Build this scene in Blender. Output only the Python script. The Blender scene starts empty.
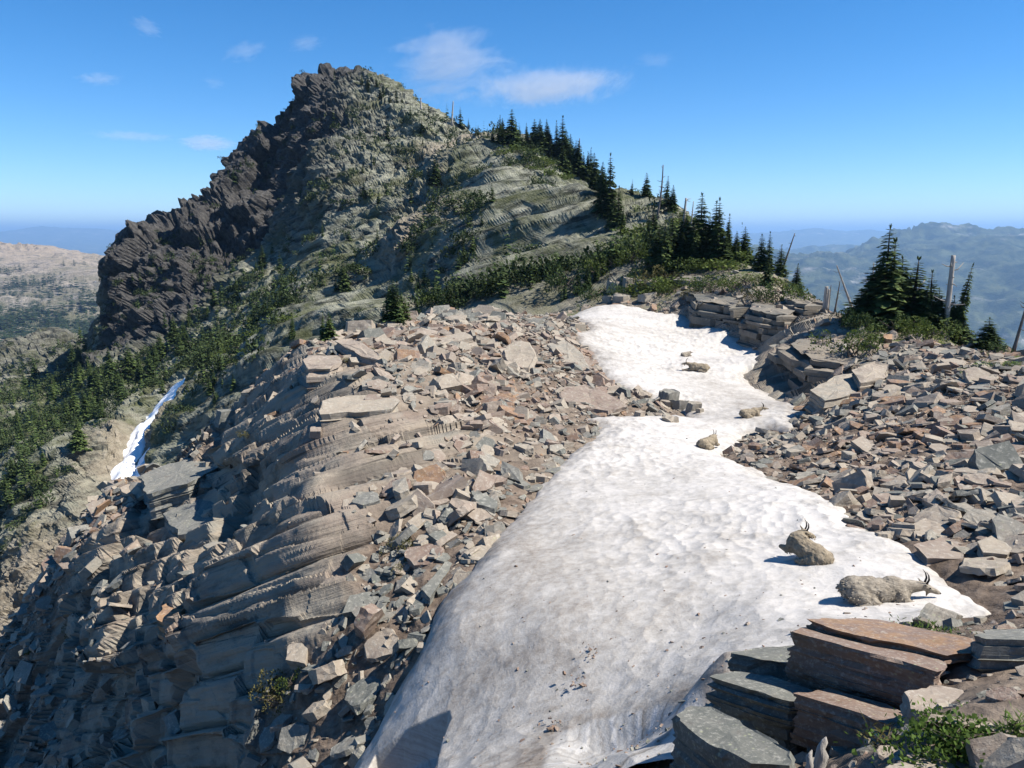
import bpy, bmesh, math, random
import numpy as np
from mathutils import Vector, Matrix, Quaternion
D = bpy.data
SC = bpy.context.scene
COL = SC.collection
rng = np.random.default_rng(7)
random.seed(7)

# ---------------------------------------------------------------- camera, sky, sun, exposure
F_PX, PITCH = 770.0, math.atan((384 - 234) / 770.0)
cam = D.cameras.new('camera'); cam_o = D.objects.new('camera', cam); COL.objects.link(cam_o)
cam.sensor_width = 36.0; cam.lens = 36.0 * F_PX / 1024.0
cam.clip_start = 0.1; cam.clip_end = 250000
cam_o.location = (0, 0, 0); cam_o.rotation_euler = (math.pi / 2 - PITCH, 0, 0)
SC.camera = cam_o

SUN_AZ, SUN_EL = math.radians(97), math.radians(52)       # azimuth from +Y towards +X
SUN = Vector((math.cos(SUN_EL) * math.sin(SUN_AZ), math.cos(SUN_EL) * math.cos(SUN_AZ), math.sin(SUN_EL)))
world = D.worlds.new('World'); SC.world = world; world.use_nodes = True
wt = world.node_tree
bg = wt.nodes['Background']
sky = wt.nodes.new('ShaderNodeTexSky'); sky.sky_type = 'NISHITA'; sky.sun_disc = False
sky.sun_elevation = SUN_EL; sky.sun_rotation = SUN_AZ
sky.altitude = 2300; sky.air_density = 0.9; sky.dust_density = 0.0; sky.ozone_density = 3.0
hs = wt.nodes.new('ShaderNodeHueSaturation'); hs.inputs['Saturation'].default_value = 1.34
wt.links.new(sky.outputs[0], hs.inputs['Color']); wt.links.new(hs.outputs[0], bg.inputs[0]); bg.inputs[1].default_value = 0.088
sun = D.lights.new('sun', 'SUN'); sun.energy = 5.0; sun.angle = math.radians(0.5); sun.color = (1.0, 0.94, 0.85)
sun_o = D.objects.new('sun', sun); COL.objects.link(sun_o)
sun_o.rotation_euler = SUN.to_track_quat('Z', 'Y').to_euler()
SC.view_settings.view_transform = 'Standard'; SC.view_settings.look = 'None'
SC.view_settings.exposure = 1.0; SC.view_settings.gamma = 1.0
SC.view_settings.use_curve_mapping = False
SC.render.engine = 'CYCLES'
SC.cycles.max_bounces = 5; SC.cycles.diffuse_bounces = 2; SC.cycles.glossy_bounces = 1
SC.cycles.transmission_bounces = 2; SC.cycles.transparent_max_bounces = 8; SC.cycles.volume_bounces = 0
SC.cycles.use_denoising = True

# ---------------------------------------------------------------- helpers
FWD = np.array([0, math.cos(PITCH), -math.sin(PITCH)]); UPV = np.array([0, math.sin(PITCH), math.cos(PITCH)])
def P(u, v, Y):
    d = np.array([(u - 512) / F_PX, 0, 0]) + (384 - v) / F_PX * UPV + FWD
    return d * (Y / d[1])
def project(p):
    p = np.asarray(p); zc = p @ FWD
    zc = np.where(np.abs(zc) < 1e-6, 1e-6, zc)
    return 512 + F_PX * p[..., 0] / zc, 384 - F_PX * (p @ UPV) / zc, zc

def hash3(ix, iy, iz, seed):
    h = (ix.astype(np.uint32) * np.uint32(374761393)) ^ (iy.astype(np.uint32) * np.uint32(668265263)) ^ (iz.astype(np.uint32) * np.uint32(2147483647 & 1274126177)) ^ np.uint32((seed * 2654435761) & 0xffffffff)
    h = (h ^ (h >> np.uint32(13))) * np.uint32(1274126177)
    h = (h ^ (h >> np.uint32(16))) * np.uint32(2246822519)
    return h ^ (h >> np.uint32(15))
def rnd01(ix, iy, iz, seed=0):
    return (hash3(ix, iy, iz, seed) & np.uint32(0xffffff)).astype(np.float32) / np.float32(16777216)
def vnoise(x, y, z, seed=0):
    """value noise in -1..1"""
    x0 = np.floor(x); y0 = np.floor(y); z0 = np.floor(z)
    fx = (x - x0).astype(np.float32); fy = (y - y0).astype(np.float32); fz = (z - z0).astype(np.float32)
    ix = x0.astype(np.int64); iy = y0.astype(np.int64); iz = z0.astype(np.int64)
    fx = fx * fx * (3 - 2 * fx); fy = fy * fy * (3 - 2 * fy); fz = fz * fz * (3 - 2 * fz)
    def c(a, b, d): return rnd01(ix + a, iy + b, iz + d, seed)
    x00 = c(0,0,0) * (1 - fx) + c(1,0,0) * fx; x10 = c(0,1,0) * (1 - fx) + c(1,1,0) * fx
    x01 = c(0,0,1) * (1 - fx) + c(1,0,1) * fx; x11 = c(0,1,1) * (1 - fx) + c(1,1,1) * fx
    return ((x00 * (1 - fy) + x10 * fy) * (1 - fz) + (x01 * (1 - fy) + x11 * fy) * fz) * 2 - 1
def fbm(x, y, z, o=4, seed=0, gain=0.5):
    s = 0; a = 1; t = 0
    for i in range(o):
        s = s + a * vnoise(x, y, z, seed + i * 17); t += a; a *= gain
        x = x * 2.03 + 3.1; y = y * 2.03 + 1.7; z = z * 2.03 + 5.3
    return s / t
def ridged(x, y, z, o=4, seed=0, gain=0.5):
    s = 0; a = 1; t = 0
    for i in range(o):
        s = s + a * (1 - 2 * np.abs(vnoise(x, y, z, seed + i * 13))); t += a; a *= gain
        x = x * 2.1 + 3.1; y = y * 2.1 + 1.7; z = z * 2.1 + 5.3
    return s / t
def worley_edge(x, y, z, seed=0):
    """cell hash of the nearest jittered point and F2-F1: blocky facets"""
    ix = np.floor(x).astype(np.int64); iy = np.floor(y).astype(np.int64); iz = np.floor(z).astype(np.int64)
    d1 = np.full(x.shape, 9.0, np.float32); d2 = d1.copy(); hv = np.zeros(x.shape, np.float32)
    for a in (-1, 0, 1):
        for b in (-1, 0, 1):
            for c in (-1, 0, 1):
                jx = ix + a; jy = iy + b; jz = iz + c
                dx = jx + rnd01(jx, jy, jz, seed) - x; dy = jy + rnd01(jx, jy, jz, seed + 1) - y; dz = jz + rnd01(jx, jy, jz, seed + 2) - z
                d = (dx * dx + dy * dy + dz * dz).astype(np.float32)
                n = d < d1
                d2 = np.where(n, d1, np.minimum(d2, d)); hv = np.where(n, rnd01(jx, jy, jz, seed + 3), hv); d1 = np.where(n, d, d1)
    return hv, np.sqrt(d2) - np.sqrt(d1)
def sstep(a, b, x):
    t = np.clip((x - a) / (b - a), 0, 1); return t * t * (3 - 2 * t)

def mesh_np(name, verts, faces, mats=(), attrs=None, smooth=False, colors=None, matidx=None):
    """verts (n,3); faces: list of (k, array(m,k))"""
    me = D.meshes.new(name)
    verts = np.asarray(verts, np.float32)
    if isinstance(faces, np.ndarray): faces = [faces]
    faces = [f for f in faces if len(f)]
    loops = np.concatenate([f.reshape(-1) for f in faces]).astype(np.int32)
    tot = np.concatenate([np.full(len(f), f.shape[1], np.int32) for f in faces])
    start = np.concatenate([[0], np.cumsum(tot)[:-1]]).astype(np.int32)
    me.vertices.add(len(verts)); me.vertices.foreach_set('co', verts.reshape(-1))
    me.loops.add(len(loops)); me.loops.foreach_set('vertex_index', loops)
    me.polygons.add(len(tot)); me.polygons.foreach_set('loop_start', start)
    try: me.polygons.foreach_set('loop_total', tot)
    except Exception: pass
    if matidx is not None: me.polygons.foreach_set('material_index', np.asarray(matidx, np.int32))
    me.polygons.foreach_set('use_smooth', np.full(len(tot), smooth, bool))
    for k, a in (attrs or {}).items():
        at = me.attributes.new(k, 'FLOAT', 'POINT'); at.data.foreach_set('value', np.asarray(a, np.float32))
    for k, a in (colors or {}).items():
        at = me.attributes.new(k, 'FLOAT_COLOR', 'POINT'); at.data.foreach_set('color', np.asarray(a, np.float32).reshape(-1))
    me.update(calc_edges=True); me.validate()
    for m in mats: me.materials.append(m)
    return me
def link(name, me, parent=None, loc=None, rot=None, scale=None):
    o = D.objects.new(name, me); COL.objects.link(o)
    if parent is not None: o.parent = parent
    if loc is not None: o.location = loc
    if rot is not None: o.rotation_euler = rot
    if scale is not None: o.scale = scale if hasattr(scale, '__len__') else (scale,) * 3
    return o
def tag(o, label=None, cat=None, group=None, kind=None):
    if label: o['label'] = label
    if cat: o['category'] = cat
    if group: o['group'] = group
    if kind or cat: o['kind'] = kind or 'thing'
    return o

class NT:
    """a short hand for node trees"""
    def __init__(s, name):
        s.m = D.materials.new(name); s.m.use_nodes = True; s.t = s.m.node_tree
        for n in list(s.t.nodes): s.t.nodes.remove(n)
        s.out = s.t.nodes.new('ShaderNodeOutputMaterial')
    def n(s, typ, ins=None, **kw):
        nd = s.t.nodes.new('ShaderNode' + typ)
        for k, v in kw.items(): setattr(nd, k, v)
        for k, v in (ins or {}).items(): s.set(nd.inputs[k], v)
        return nd
    def set(s, sock, v):
        if hasattr(v, 'is_output') or isinstance(v, bpy.types.NodeSocket): s.t.links.new(v, sock)
        else:
            if sock.type == 'RGBA' and len(v) == 3: v = (*v, 1)
            sock.default_value = v
    def math(s, op, a, b=0.0, clamp=False):
        nd = s.t.nodes.new('ShaderNodeMath'); nd.operation = op; nd.use_clamp = clamp
        s.set(nd.inputs[0], a); s.set(nd.inputs[1], b); return nd.outputs[0]
    def mix(s, fac, a, b, blend='MIX'):
        nd = s.t.nodes.new('ShaderNodeMix'); nd.data_type = 'RGBA'; nd.blend_type = blend
        s.set(nd.inputs[0], fac); s.set(nd.inputs[6], a); s.set(nd.inputs[7], b); return nd.outputs[2]
    def ramp(s, fac, stops, interp='LINEAR'):
        nd = s.t.nodes.new('ShaderNodeValToRGB'); cr = nd.color_ramp; cr.interpolation = interp
        while len(cr.elements) < len(stops): cr.elements.new(0.5)
        for e, (p, c) in zip(cr.elements, stops): e.position = p; e.color = (*c, 1) if len(c) == 3 else c
        s.set(nd.inputs[0], fac); return nd.outputs[0]
    def noise(s, vec, scale, detail=4, rough=0.55, dist=0.0):
        nd = s.n('TexNoise', {'Scale': scale, 'Detail': detail, 'Roughness': rough, 'Distortion': dist})
        if vec is not None: s.set(nd.inputs['Vector'], vec)
        return nd.outputs[0]
    def voro(s, vec, scale, feature='F1', out=0):
        nd = s.n('TexVoronoi', {'Scale': scale}, feature=feature)
        if vec is not None: s.set(nd.inputs['Vector'], vec)
        return nd.outputs[out]
    def mapr(s, v, a, b, c=0.0, d=1.0):
        nd = s.n('MapRange', {'Value': v, 'From Min': a, 'From Max': b, 'To Min': c, 'To Max': d}); nd.clamp = True
        return nd.outputs[0]
    def attr(s, name, out='Fac'):
        nd = s.n('Attribute', attribute_name=name); return nd.outputs[out]
    def bump(s, h, strength=0.5, dist=0.1, normal=None):
        nd = s.n('Bump', {'Height': h, 'Strength': strength, 'Distance': dist})
        if normal is not None: s.set(nd.inputs['Normal'], normal)
        return nd.outputs[0]
    def scaled(s, vec, sc, rot=None):
        nd = s.n('Mapping', {'Vector': vec}); nd.inputs['Scale'].default_value = sc
        if rot: nd.inputs['Rotation'].default_value = rot
        return nd.outputs[0]
    def pbsdf(s, color, rough=0.9, normal=None, spec=0.2, **kw):
        nd = s.n('BsdfPrincipled', {'Base Color': color, 'Roughness': rough, 'Specular IOR Level': spec})
        if normal is not None: s.set(nd.inputs['Normal'], normal)
        for k, v in kw.items(): s.set(nd.inputs[k.replace('_', ' ')], v)
        return nd.outputs[0]
    def done(s, sh):
        s.t.links.new(sh, s.out.inputs['Surface']); return s.m

BED = np.array([-0.30, 0.36, 0.88]); BED /= np.linalg.norm(BED)      # normal of the near rock's bedding planes
BEDM = np.array([-0.26, 0.16, 0.95]); BEDM /= np.linalg.norm(BEDM)   # and of the mountain's
# ---------------------------------------------------------------- terrain control: the ridge as surveyed heights
class Field:
    """height field interpolated over (azimuth, log range) from surveyed points"""
    def __init__(s, pts, th, rh, nt, nr):
        pts = np.array(pts); r = np.hypot(pts[:, 0], pts[:, 1])
        q = np.stack([np.arctan2(pts[:, 0], pts[:, 1]), np.log(r)], 1); w = pts[:, 2] / r
        n = len(q)
        A = np.zeros((n + 3, n + 3)); A[:n, :n] = np.hypot(q[:, None, 0] - q[None, :, 0], q[:, None, 1] - q[None, :, 1]) + np.eye(n) * -1e-4
        A[:n, n] = 1; A[:n, n + 1:] = q; A[n:, :n] = A[:n, n:].T
        c = np.linalg.solve(A, np.concatenate([w, [0, 0, 0]]))
        s.t0, s.t1, s.r0, s.r1 = *th, *np.log(rh)
        s.T = np.linspace(s.t0, s.t1, nt); s.R = np.linspace(s.r0, s.r1, nr)
        tab = np.zeros((nt, nr)) + c[n] + c[n + 1] * s.T[:, None] + c[n + 2] * s.R[None, :]
        for k in range(n): tab += c[k] * np.hypot(s.T[:, None] - q[k, 0], s.R[None, :] - q[k, 1])
        # a light blur takes the cone tips off the kernel
        for _ in range(2):
            tab[1:-1] = (tab[:-2] + 2 * tab[1:-1] + tab[2:]) / 4; tab[:, 1:-1] = (tab[:, :-2] + 2 * tab[:, 1:-1] + tab[:, 2:]) / 4
        s.tab = tab; s.nt, s.nr = nt, nr
    def w(s, t, lr):
        a = np.clip((t - s.t0) / (s.t1 - s.t0) * (s.nt - 1), 0, s.nt - 1.001); b = np.clip((lr - s.r0) / (s.r1 - s.r0) * (s.nr - 1), 0, s.nr - 1.001)
        i = a.astype(int); j = b.astype(int); f = a - i; g = b - j
        T = s.tab
        return (T[i, j] * (1 - f) + T[i + 1, j] * f) * (1 - g) + (T[i, j + 1] * (1 - f) + T[i + 1, j + 1] * f) * g
    def z(s, x, y):
        r = np.maximum(np.hypot(x, y), 0.5); return s.w(np.arctan2(x, y), np.log(r)) * r

NEARCOLS = {
 -160: [(768,36),(700,40),(660,43),(650,80),(600,95),(560,110),(480,160),(420,230),(395,300)],
 -60: [(768,33),(700,37),(655,41),(650,82),(600,95),(560,110),(480,155),(420,215),(385,290)],
 0:   [(768,29),(700,33),(648,38),(640,84),(590,95),(555,108),(480,148),(420,190),(385,235),(366,272)],
 60:  [(768,24),(680,28),(610,33),(572,37),(590,80),(540,96),(472,113),(425,148),(370,200),(345,235),(325,270)],
 96:  [(768,22),(680,25),(600,30),(530,34.5),(515,37),(516,98),(458,113),(420,143),(388,190),(362,235),(352,255)],
 104: [(768,21.5),(680,24.5),(600,29.5),(525,34.2),(510,37),(510,99),(464,112),(420,142),(375,186),(350,215),(335,235)],
 113: [(768,21),(680,24),(600,29),(520,34),(505,37),(505,100),(470,112),(420,142),(355,185),(310,198),(268,208)],
 122: [(768,20.5),(680,23),(600,28.5),(535,32),(500,36.4),(490,38),(490,103),(470,111),(422,137),(350,185),(300,202),(254,213)],
 150: [(768,18),(700,19.6),(650,21.5),(560,28),(490,35),(478,38),(472,108),(430,124),(392,145),(330,185),(260,205),(240,220)],
 200: [(768,15.5),(650,17.6),(600,19.2),(560,25),(480,33),(440,38),(432,108),(380,130),(330,160),(260,197),(226,226),(220,234)],
 222: [(768,14.6),(650,16.8),(590,18.6),(545,24),(480,30.5),(440,36),(414,38.5),(410,108),(360,138),(290,185),(230,212),(206,232),(198,236)],
 250: [(768,13.5),(650,15.8),(580,17.6),(530,22),(480,27),(430,33),(396,39),(388,108),(330,146),(260,198),(206,220),(160,236)],
 280: [(768,12.7),(690,14),(620,16),(552,17.3),(520,20),(480,24),(440,28),(385,34),(366,38),(358,108),(325,140),(260,196),(200,224),(165,234),(130,240)],
 300: [(768,12),(690,13.4),(620,15),(548,16.8),(500,19),(440,23.5),(375,31),(352,36),(346,107),(310,130),(250,166),(200,198),(152,222),(102,243)],
 318: [(768,11.8),(690,13.2),(620,14.9),(548,16.6),(490,19.3),(435,23.6),(382,30),(344,38),(336,104),(290,130),(240,150),(190,172),(150,192),(116,222),(86,244)],
 345: [(760,11.6),(650,13.6),(560,16.3),(490,19.4),(428,23.6),(390,28),(350,36),(335,40),(322,100),(270,132),(200,166),(132,202),(77,246)],
 385: [(768,10.4),(660,13),(590,14.9),(520,17.5),(440,22.6),(380,29),(340,38),(326,43),(317,92),(260,130),(210,156),(160,196),(120,222),(90,234)],
 400: [(768,10),(660,12.8),(590,14.8),(520,17.4),(440,22.5),(380,29),(340,38),(323,44),(315,90),(260,126),(200,150),(150,182),(97,228)],
 430: [(768,9.6),(640,12.4),(560,15.5),(500,18),(430,23.6),(370,30.5),(330,40),(316,46),(308,92),(280,120),(240,144),(195,170),(150,198),(110,216)],
 456: [(768,9.2),(640,11.9),(560,15.2),(500,18),(430,23.5),(370,31.2),(330,41.2),(313,47),(305,78),(270,92),(235,104),(200,124),(165,150),(126,204)],
 500: [(768,8.4),(640,11.6),(560,14.5),(500,18),(430,24.3),(370,32.5),(330,42),(315,48),(308,72),(260,94),(200,128),(146,180)],
 550: [(768,7.9),(640,11),(560,14.6),(500,18.3),(450,22.5),(430,25),(370,34),(330,43),(318,49),(310,68),(270,87),(210,124),(164,164)],
 600: [(768,7.5),(640,10.6),(560,14),(500,18),(450,23),(424,26.5),(400,31),(350,43),(320,55),(309,60),(296,67),(250,90),(205,120),(184,140)],
 650: [(768,7.1),(640,10.3),(560,13.6),(500,17.8),(450,23),(425,27),(400,31.5),(370,39),(330,52),(312,58),(290,63),(255,78),(220,106)],
 700: [(640,9.9),(560,13),(500,17.2),(450,23.5),(420,29),(370,39),(340,49),(330,53),(292,58),(274,64),(254,80),(241,92)],
 760: [(620,9.8),(560,12.7),(500,16.5),(470,20),(440,25.3),(410,31),(380,37),(360,43),(348,46),(305,50),(282,55),(265,66)],
 800: [(620,9.6),(560,12.2),(520,14.2),(480,18.6),(440,24.3),(415,29),(402,33),(385,36),(345,39),(315,43),(296,50),(284,59)],
 850: [(610,9.8),(575,11),(540,12.8),(500,15.4),(460,19.2),(420,24),(390,28.5),(372,32),(350,35.5),(330,39),(315,44)],
 900: [(610,9.6),(580,10.6),(540,12.2),(500,14.7),(450,19),(400,25),(362,31),(342,36),(327,40),(320,44)],
 960: [(625,8.9),(590,9.8),(540,11.6),(480,15),(420,21),(370,28),(348,34),(338,38)],
 1024:[(600,9),(540,11),(480,14.3),(420,20),(372,26),(354,31)],
 1120:[(600,8.8),(540,10.7),(480,14),(400,21),(367,27)],
 1240:[(600,8.6),(480,13.6),(400,20),(380,24)],
 1700:[(600,7.6),(480,12),(410,18),(392,22)],
 -560: [(768,36),(700,40),(660,43),(650,80),(600,95),(560,110),(480,160),(420,230),(395,300)],
}
near_pts = []
for u, col in NEARCOLS.items():
    for i, (v, Y) in enumerate(col):
        if i and Y / col[i - 1][1] > 1.55 and u < 400:                     # a gap behind a brink: the ground dips out of sight
            va = col[i - 1][0]
            for k, dv in ((.12, 30), (.4, 60), (.75, 40)): near_pts.append(P(u, max(v, va) + dv, col[i - 1][1] * (Y / col[i - 1][1]) ** k))
        near_pts.append(P(u, v, Y))
    p = near_pts[-1]; r = math.hypot(p[0], p[1]); d = p[:2] / r      # behind the skyline the ground falls away
    for k, drop in ((1.10, .07), (1.3, .26), (1.9, .75), (3.4, 1.6)):
        if r * k < 520: near_pts.append(np.array([*(d * r * k), p[2] - drop * r]))
    near_pts.append(np.array([*(d * 620), -420.0 if u > 700 else -330.0]))
for a in np.linspace(-1.05, 1.05, 11):
    near_pts.append(np.array([math.sin(a) * 1.0, math.cos(a) * 1.0, -1.62]))
    near_pts.append(np.array([math.sin(a) * 1.7, math.cos(a) * 1.7, -1.75 if a > 0 else -1.95]))
for u, v, Y in ((1024,768,3.0),(1140,768,3.0),(940,768,3.05),(860,768,3.12),(1024,700,3.8),(1120,690,3.9),(940,705,3.8),(1024,645,5.0),(940,650,5.0),(1120,640,5.2),):
    near_pts.append(P(u, v, Y) - np.array([0, 0, 0.04]))
for x, y, z in ((*P(850,665,4.75)[:2], P(850,665,4.75)[2]-.55),(*P(800,720,3.95)[:2], P(800,720,3.95)[2]-.5),(*P(880,715,4.05)[:2], P(880,715,4.05)[2]-.25),(2.0,6.6,-3.9),(3.4,6.8,-3.9),(4.6,7.0,-3.8),(5.6,7.0,-3.6),(1.2,4.6,-3.7),(0.8,5.6,-4.3),(0.6,3.4,-3.2),(1.2,3.2,-2.9)):
    near_pts.append(np.array([x, y, z]))
TH0, TH1 = math.radians(-62), math.radians(62)
near = Field(near_pts, (TH0, TH1), (0.9, 620), 560, 640)

# ------------------------------------------------ outline of the snowfield, on the ground
SNOW_OUT = [(330,800),(352,766),(392,700),(430,640),(452,590),(470,570),(497,535),(520,512),(560,470),(596,440),(602,428),(588,421),
  (618,420),(650,418),(672,417),(690,421),(676,408),(655,402),(634,392),(618,388),(600,372),(586,350),(576,338),(574,333),(590,331),(566,318),(590,309),(618,305),(640,308),(668,314),(700,324),(730,337),(752,348),(764,355),
  (756,366),(748,372),(758,388),(774,400),(803,413),(796,424),(790,432),(760,432),(742,436),(734,447),(722,456),(748,470),(790,488),(840,514),(880,540),(906,557),(938,577),(970,596),(990,612),(960,624),(920,628),(860,640),(760,680),(700,720),(680,800)]
def ground_hit(u, v):
    """the first point where the sight line meets the height field"""
    d = np.array([(u - 512) / F_PX, 0, 0]) + (384 - v) / F_PX * UPV + FWD; d = d / math.hypot(d[0], d[1])
    r = np.exp(np.linspace(math.log(1.5), math.log(600), 3000)); p = d[None] * r[:, None]
    k = np.nonzero(p[:, 2] < near.z(p[:, 0], p[:, 1]))[0]
    return p[k[0]] if len(k) else p[-1]
SNOW_POLY = np.array([ground_hit(u, v)[:2] for u, v in SNOW_OUT])
def poly_sd(poly, x, y):
    """signed distance to a polygon, positive inside"""
    best = np.full(x.shape, 1e9); ins = np.zeros(x.shape, bool); n = len(poly)
    for i in range(n):
        ax, ay = poly[i]; bx, by = poly[(i + 1) % n]
        ex, ey = bx - ax, by - ay; L = ex * ex + ey * ey + 1e-12
        t = np.clip(((x - ax) * ex + (y - ay) * ey) / L, 0, 1)
        best = np.minimum(best, (x - ax - t * ex) ** 2 + (y - ay - t * ey) ** 2)
        c = (ay > y) != (by > y)
        ins ^= c & (x < ex * (y - ay) / (ey if abs(ey) > 1e-9 else 1e-9) + ax)
    return np.where(ins, 1, -1) * np.sqrt(best)

# ------------------------------------------------ rock type, cover: point samples spread over the ground
# u, v, (dark crag, bedded ledges, green cover, loose rubble)
COVER = [
 (130,498,0,.2,.05,1),(80,552,0,.1,.05,1),(40,606,0,.1,.05,1),(168,420,0,.2,.05,.8),(145,455,0,.2,.03,.9),(115,505,0,.2,.03,1),
 (620,298,0,.4,.5,.5),(660,294,0,.4,.55,.5),(700,282,0,.4,.5,.5),(730,300,0,.6,.3,.5),(745,276,0,.3,.6,.4),
 (85,372,.1,.1,.5,0),(70,345,.1,.1,.5,0),(95,350,.2,.1,.4,0),(440,200,0,.1,.25,.9),(420,260,0,.1,.3,.9),(450,160,0,.1,.3,.7),(405,300,0,.1,.4,.6),(455,240,0,.5,.1,0),
 (110,260,1,0,.15,0),(125,300,1,0,.1,0),(150,330,1,0,.25,0),(170,230,1,0,.1,0),(200,230,1,0,.15,0),(200,300,.9,0,.35,0),(230,160,1,0,.3,0),(250,200,.9,0,.3,0),(270,130,1,0,.15,0),(300,110,1,0,.15,0),
 (340,85,.7,0,.3,0),(320,150,.8,0,.15,0),(300,200,.6,.2,.2,0),(340,200,.4,.3,.25,0),(380,150,.4,.2,.25,0),(410,140,.2,.2,.3,.2),(440,140,.1,.2,.35,.4),(380,105,.3,0,.4,0),(430,190,0,.3,.4,.3),
 (260,260,.3,.3,.4,0),(300,270,.1,.6,.3,0),(350,270,0,.6,.25,0),(390,250,0,.5,.35,0),(420,270,0,.3,.45,.4),(430,230,0,.3,.4,.4),(250,320,.1,.5,.5,0),(280,340,.1,.5,.5,0),(330,320,0,.7,.3,0),(370,310,0,.7,.25,0),
 (220,370,.1,.4,.8,0),(180,400,.1,.3,.4,0),(190,440,0,.5,.3,0),(150,440,0,.2,.1,.6),(100,520,0,.2,.12,1),(60,580,0,.1,.12,1),(15,640,0,.1,.15,1),(150,400,.1,.2,.5,.2),
 (40,500,.3,.3,.6,0),(40,430,.4,.3,.6,0),(90,430,.4,.3,.6,0),(120,390,.3,.2,.7,0),(60,380,.3,.2,.7,0),(10,460,.3,.3,.6,0),(100,350,.5,.1,.5,0),
 (470,180,0,.6,.4,0),(500,200,0,1,.12,0),(540,220,0,1,.08,0),(580,210,0,1,.12,0),(520,260,0,1,.1,0),(570,250,0,1,.1,0),(460,280,0,.8,.25,0),(490,290,0,1,.2,0),(560,290,0,.9,.3,0),(520,160,0,.5,.5,0),(570,175,0,.5,.5,.1),
 (620,210,0,.3,.5,.3),(650,230,0,.2,.5,.3),(620,250,0,.4,.6,.2),(680,250,0,.2,.7,.1),(640,280,0,.7,.5,0),(700,270,0,.7,.5,0),(750,280,0,.6,.5,0),(720,310,0,1,.1,0),(780,320,0,.8,.3,0),(800,380,0,1,0,0),
 (860,360,0,.6,.3,.4),(870,335,0,.2,.6,.4),(930,335,0,.1,.7,.5),(1000,352,0,.1,.6,.7),(980,362,0,0,.5,.8),(900,400,0,.1,.05,1),(1000,420,0,0,.05,1),(850,470,0,.1,.05,1),(950,520,0,0,.02,1),(1000,590,0,0,.1,1),
 (450,330,0,.2,.2,1),(380,340,0,.2,.35,.9),(540,340,0,.2,.1,1),(500,400,0,.4,.03,.8),(560,400,0,.5,.02,.7),(400,390,0,.5,.08,.6),(340,400,0,.9,.03,.2),(350,450,0,1,.02,.1),(330,500,0,1,.02,.05),(330,560,0,1,.03,0),(400,500,0,.6,.03,.5),
 (390,560,0,.2,.12,.9),(460,500,0,.2,.02,.9),(300,620,0,1,.03,0),(340,680,0,.1,.06,1),(380,650,0,.1,.03,1),(290,690,0,.2,.25,.9),(300,750,0,.2,.05,1),(220,640,0,1,.03,0),(200,720,0,1,.06,0),(240,470,0,1,.06,0),(250,420,0,1,.06,0),
 (150,530,0,.8,.02,.1),(180,500,0,.8,.02,.1),(90,600,0,.7,.06,.1),(60,700,0,.5,.1,.5),(120,740,0,.5,.05,.6),(20,740,0,.4,.1,.6),(160,640,0,.8,.02,.1),(950,700,0,.1,.12,.7),(1000,650,0,.1,.12,.7),(700,500,0,0,0,.6),(600,600,0,0,0,.6),
]
cov_q, cov_v = [], []
for u, v, *m in COVER:
    p = ground_hit(u, v); cov_q.append((math.atan2(p[0], p[1]), math.log(math.hypot(p[0], p[1])))); cov_v.append(m)
cov_q = np.array(cov_q); cov_v = np.array(cov_v)
def cover_table(nt=200, nr=220):
    T = np.linspace(TH0, TH1, nt); R = np.linspace(near.r0, near.r1, nr)
    num = np.zeros((nt, nr, 4)); den = np.zeros((nt, nr, 1))
    for q, m in zip(cov_q, cov_v):
        w = 1 / ((T[:, None] - q[0]) ** 2 + (0.8 * (R[None, :] - q[1])) ** 2 + 2e-4) ** 1.6
        num += w[..., None] * m; den += w[..., None]
    return num / den
COVT = cover_table()
def cover(t, lr):
    a = np.clip((t - TH0) / (TH1 - TH0) * (COVT.shape[0] - 1), 0, COVT.shape[0] - 1.001); b = np.clip((lr - near.r0) / (near.r1 - near.r0) * (COVT.shape[1] - 1), 0, COVT.shape[1] - 1.001)
    i = a.astype(int); j = b.astype(int); f = (a - i)[..., None]; g = (b - j)[..., None]
    return (COVT[i, j] * (1 - f) + COVT[i + 1, j] * f) * (1 - g) + (COVT[i, j + 1] * (1 - f) + COVT[i + 1, j + 1] * f) * g

# ------------------------------------------------ sampling the field into a mesh: rows follow each bearing, denser where the ground is near or steep
def sample_rows(field, T, nrow, r0, r1, zfun=None):
    rr = np.exp(np.linspace(math.log(r0), math.log(r1), 1800))
    TT, RR = np.meshgrid(T, rr, indexing='ij')
    Z = field.w(TT, np.log(RR)) * RR
    el = np.arctan2(Z, RR); dist = np.hypot(Z, RR)
    arc = np.hypot(np.diff(RR, axis=1), np.diff(Z, axis=1)) / dist[:, 1:]
    mx = np.maximum.accumulate(el, axis=1)
    vis = (el[:, 1:] >= mx[:, :-1] - 0.02)
    wgt = np.where(vis, 0.62 * np.maximum(np.diff(el, axis=1), 0) + 0.11 * arc, 0.03 * arc) + 1e-6
    k = np.ones(25) / 25
    wgt = np.apply_along_axis(lambda c: np.convolve(np.pad(c, 12, mode='edge'), k, 'valid'), 0, wgt)
    cum = np.concatenate([np.zeros((len(T), 1)), np.cumsum(wgt, axis=1)], 1)
    out = np.zeros((len(T), nrow))
    for i in range(len(T)): out[i] = np.interp(np.linspace(0, cum[i, -1], nrow), cum[i], np.log(rr))
    return np.exp(out)
def grid_normals(X):
    du = np.gradient(X, axis=0); dv = np.gradient(X, axis=1)
    n = np.cross(du, dv); n /= np.linalg.norm(n, axis=2, keepdims=True) + 1e-12
    n[n[..., 2] < 0] *= -1
    return n
def grid_faces(nt, nr):
    i = np.arange(nt * nr).reshape(nt, nr)
    return np.stack([i[:-1, :-1], i[1:, :-1], i[1:, 1:], i[:-1, 1:]], -1).reshape(-1, 4)[:, ::-1]

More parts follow.
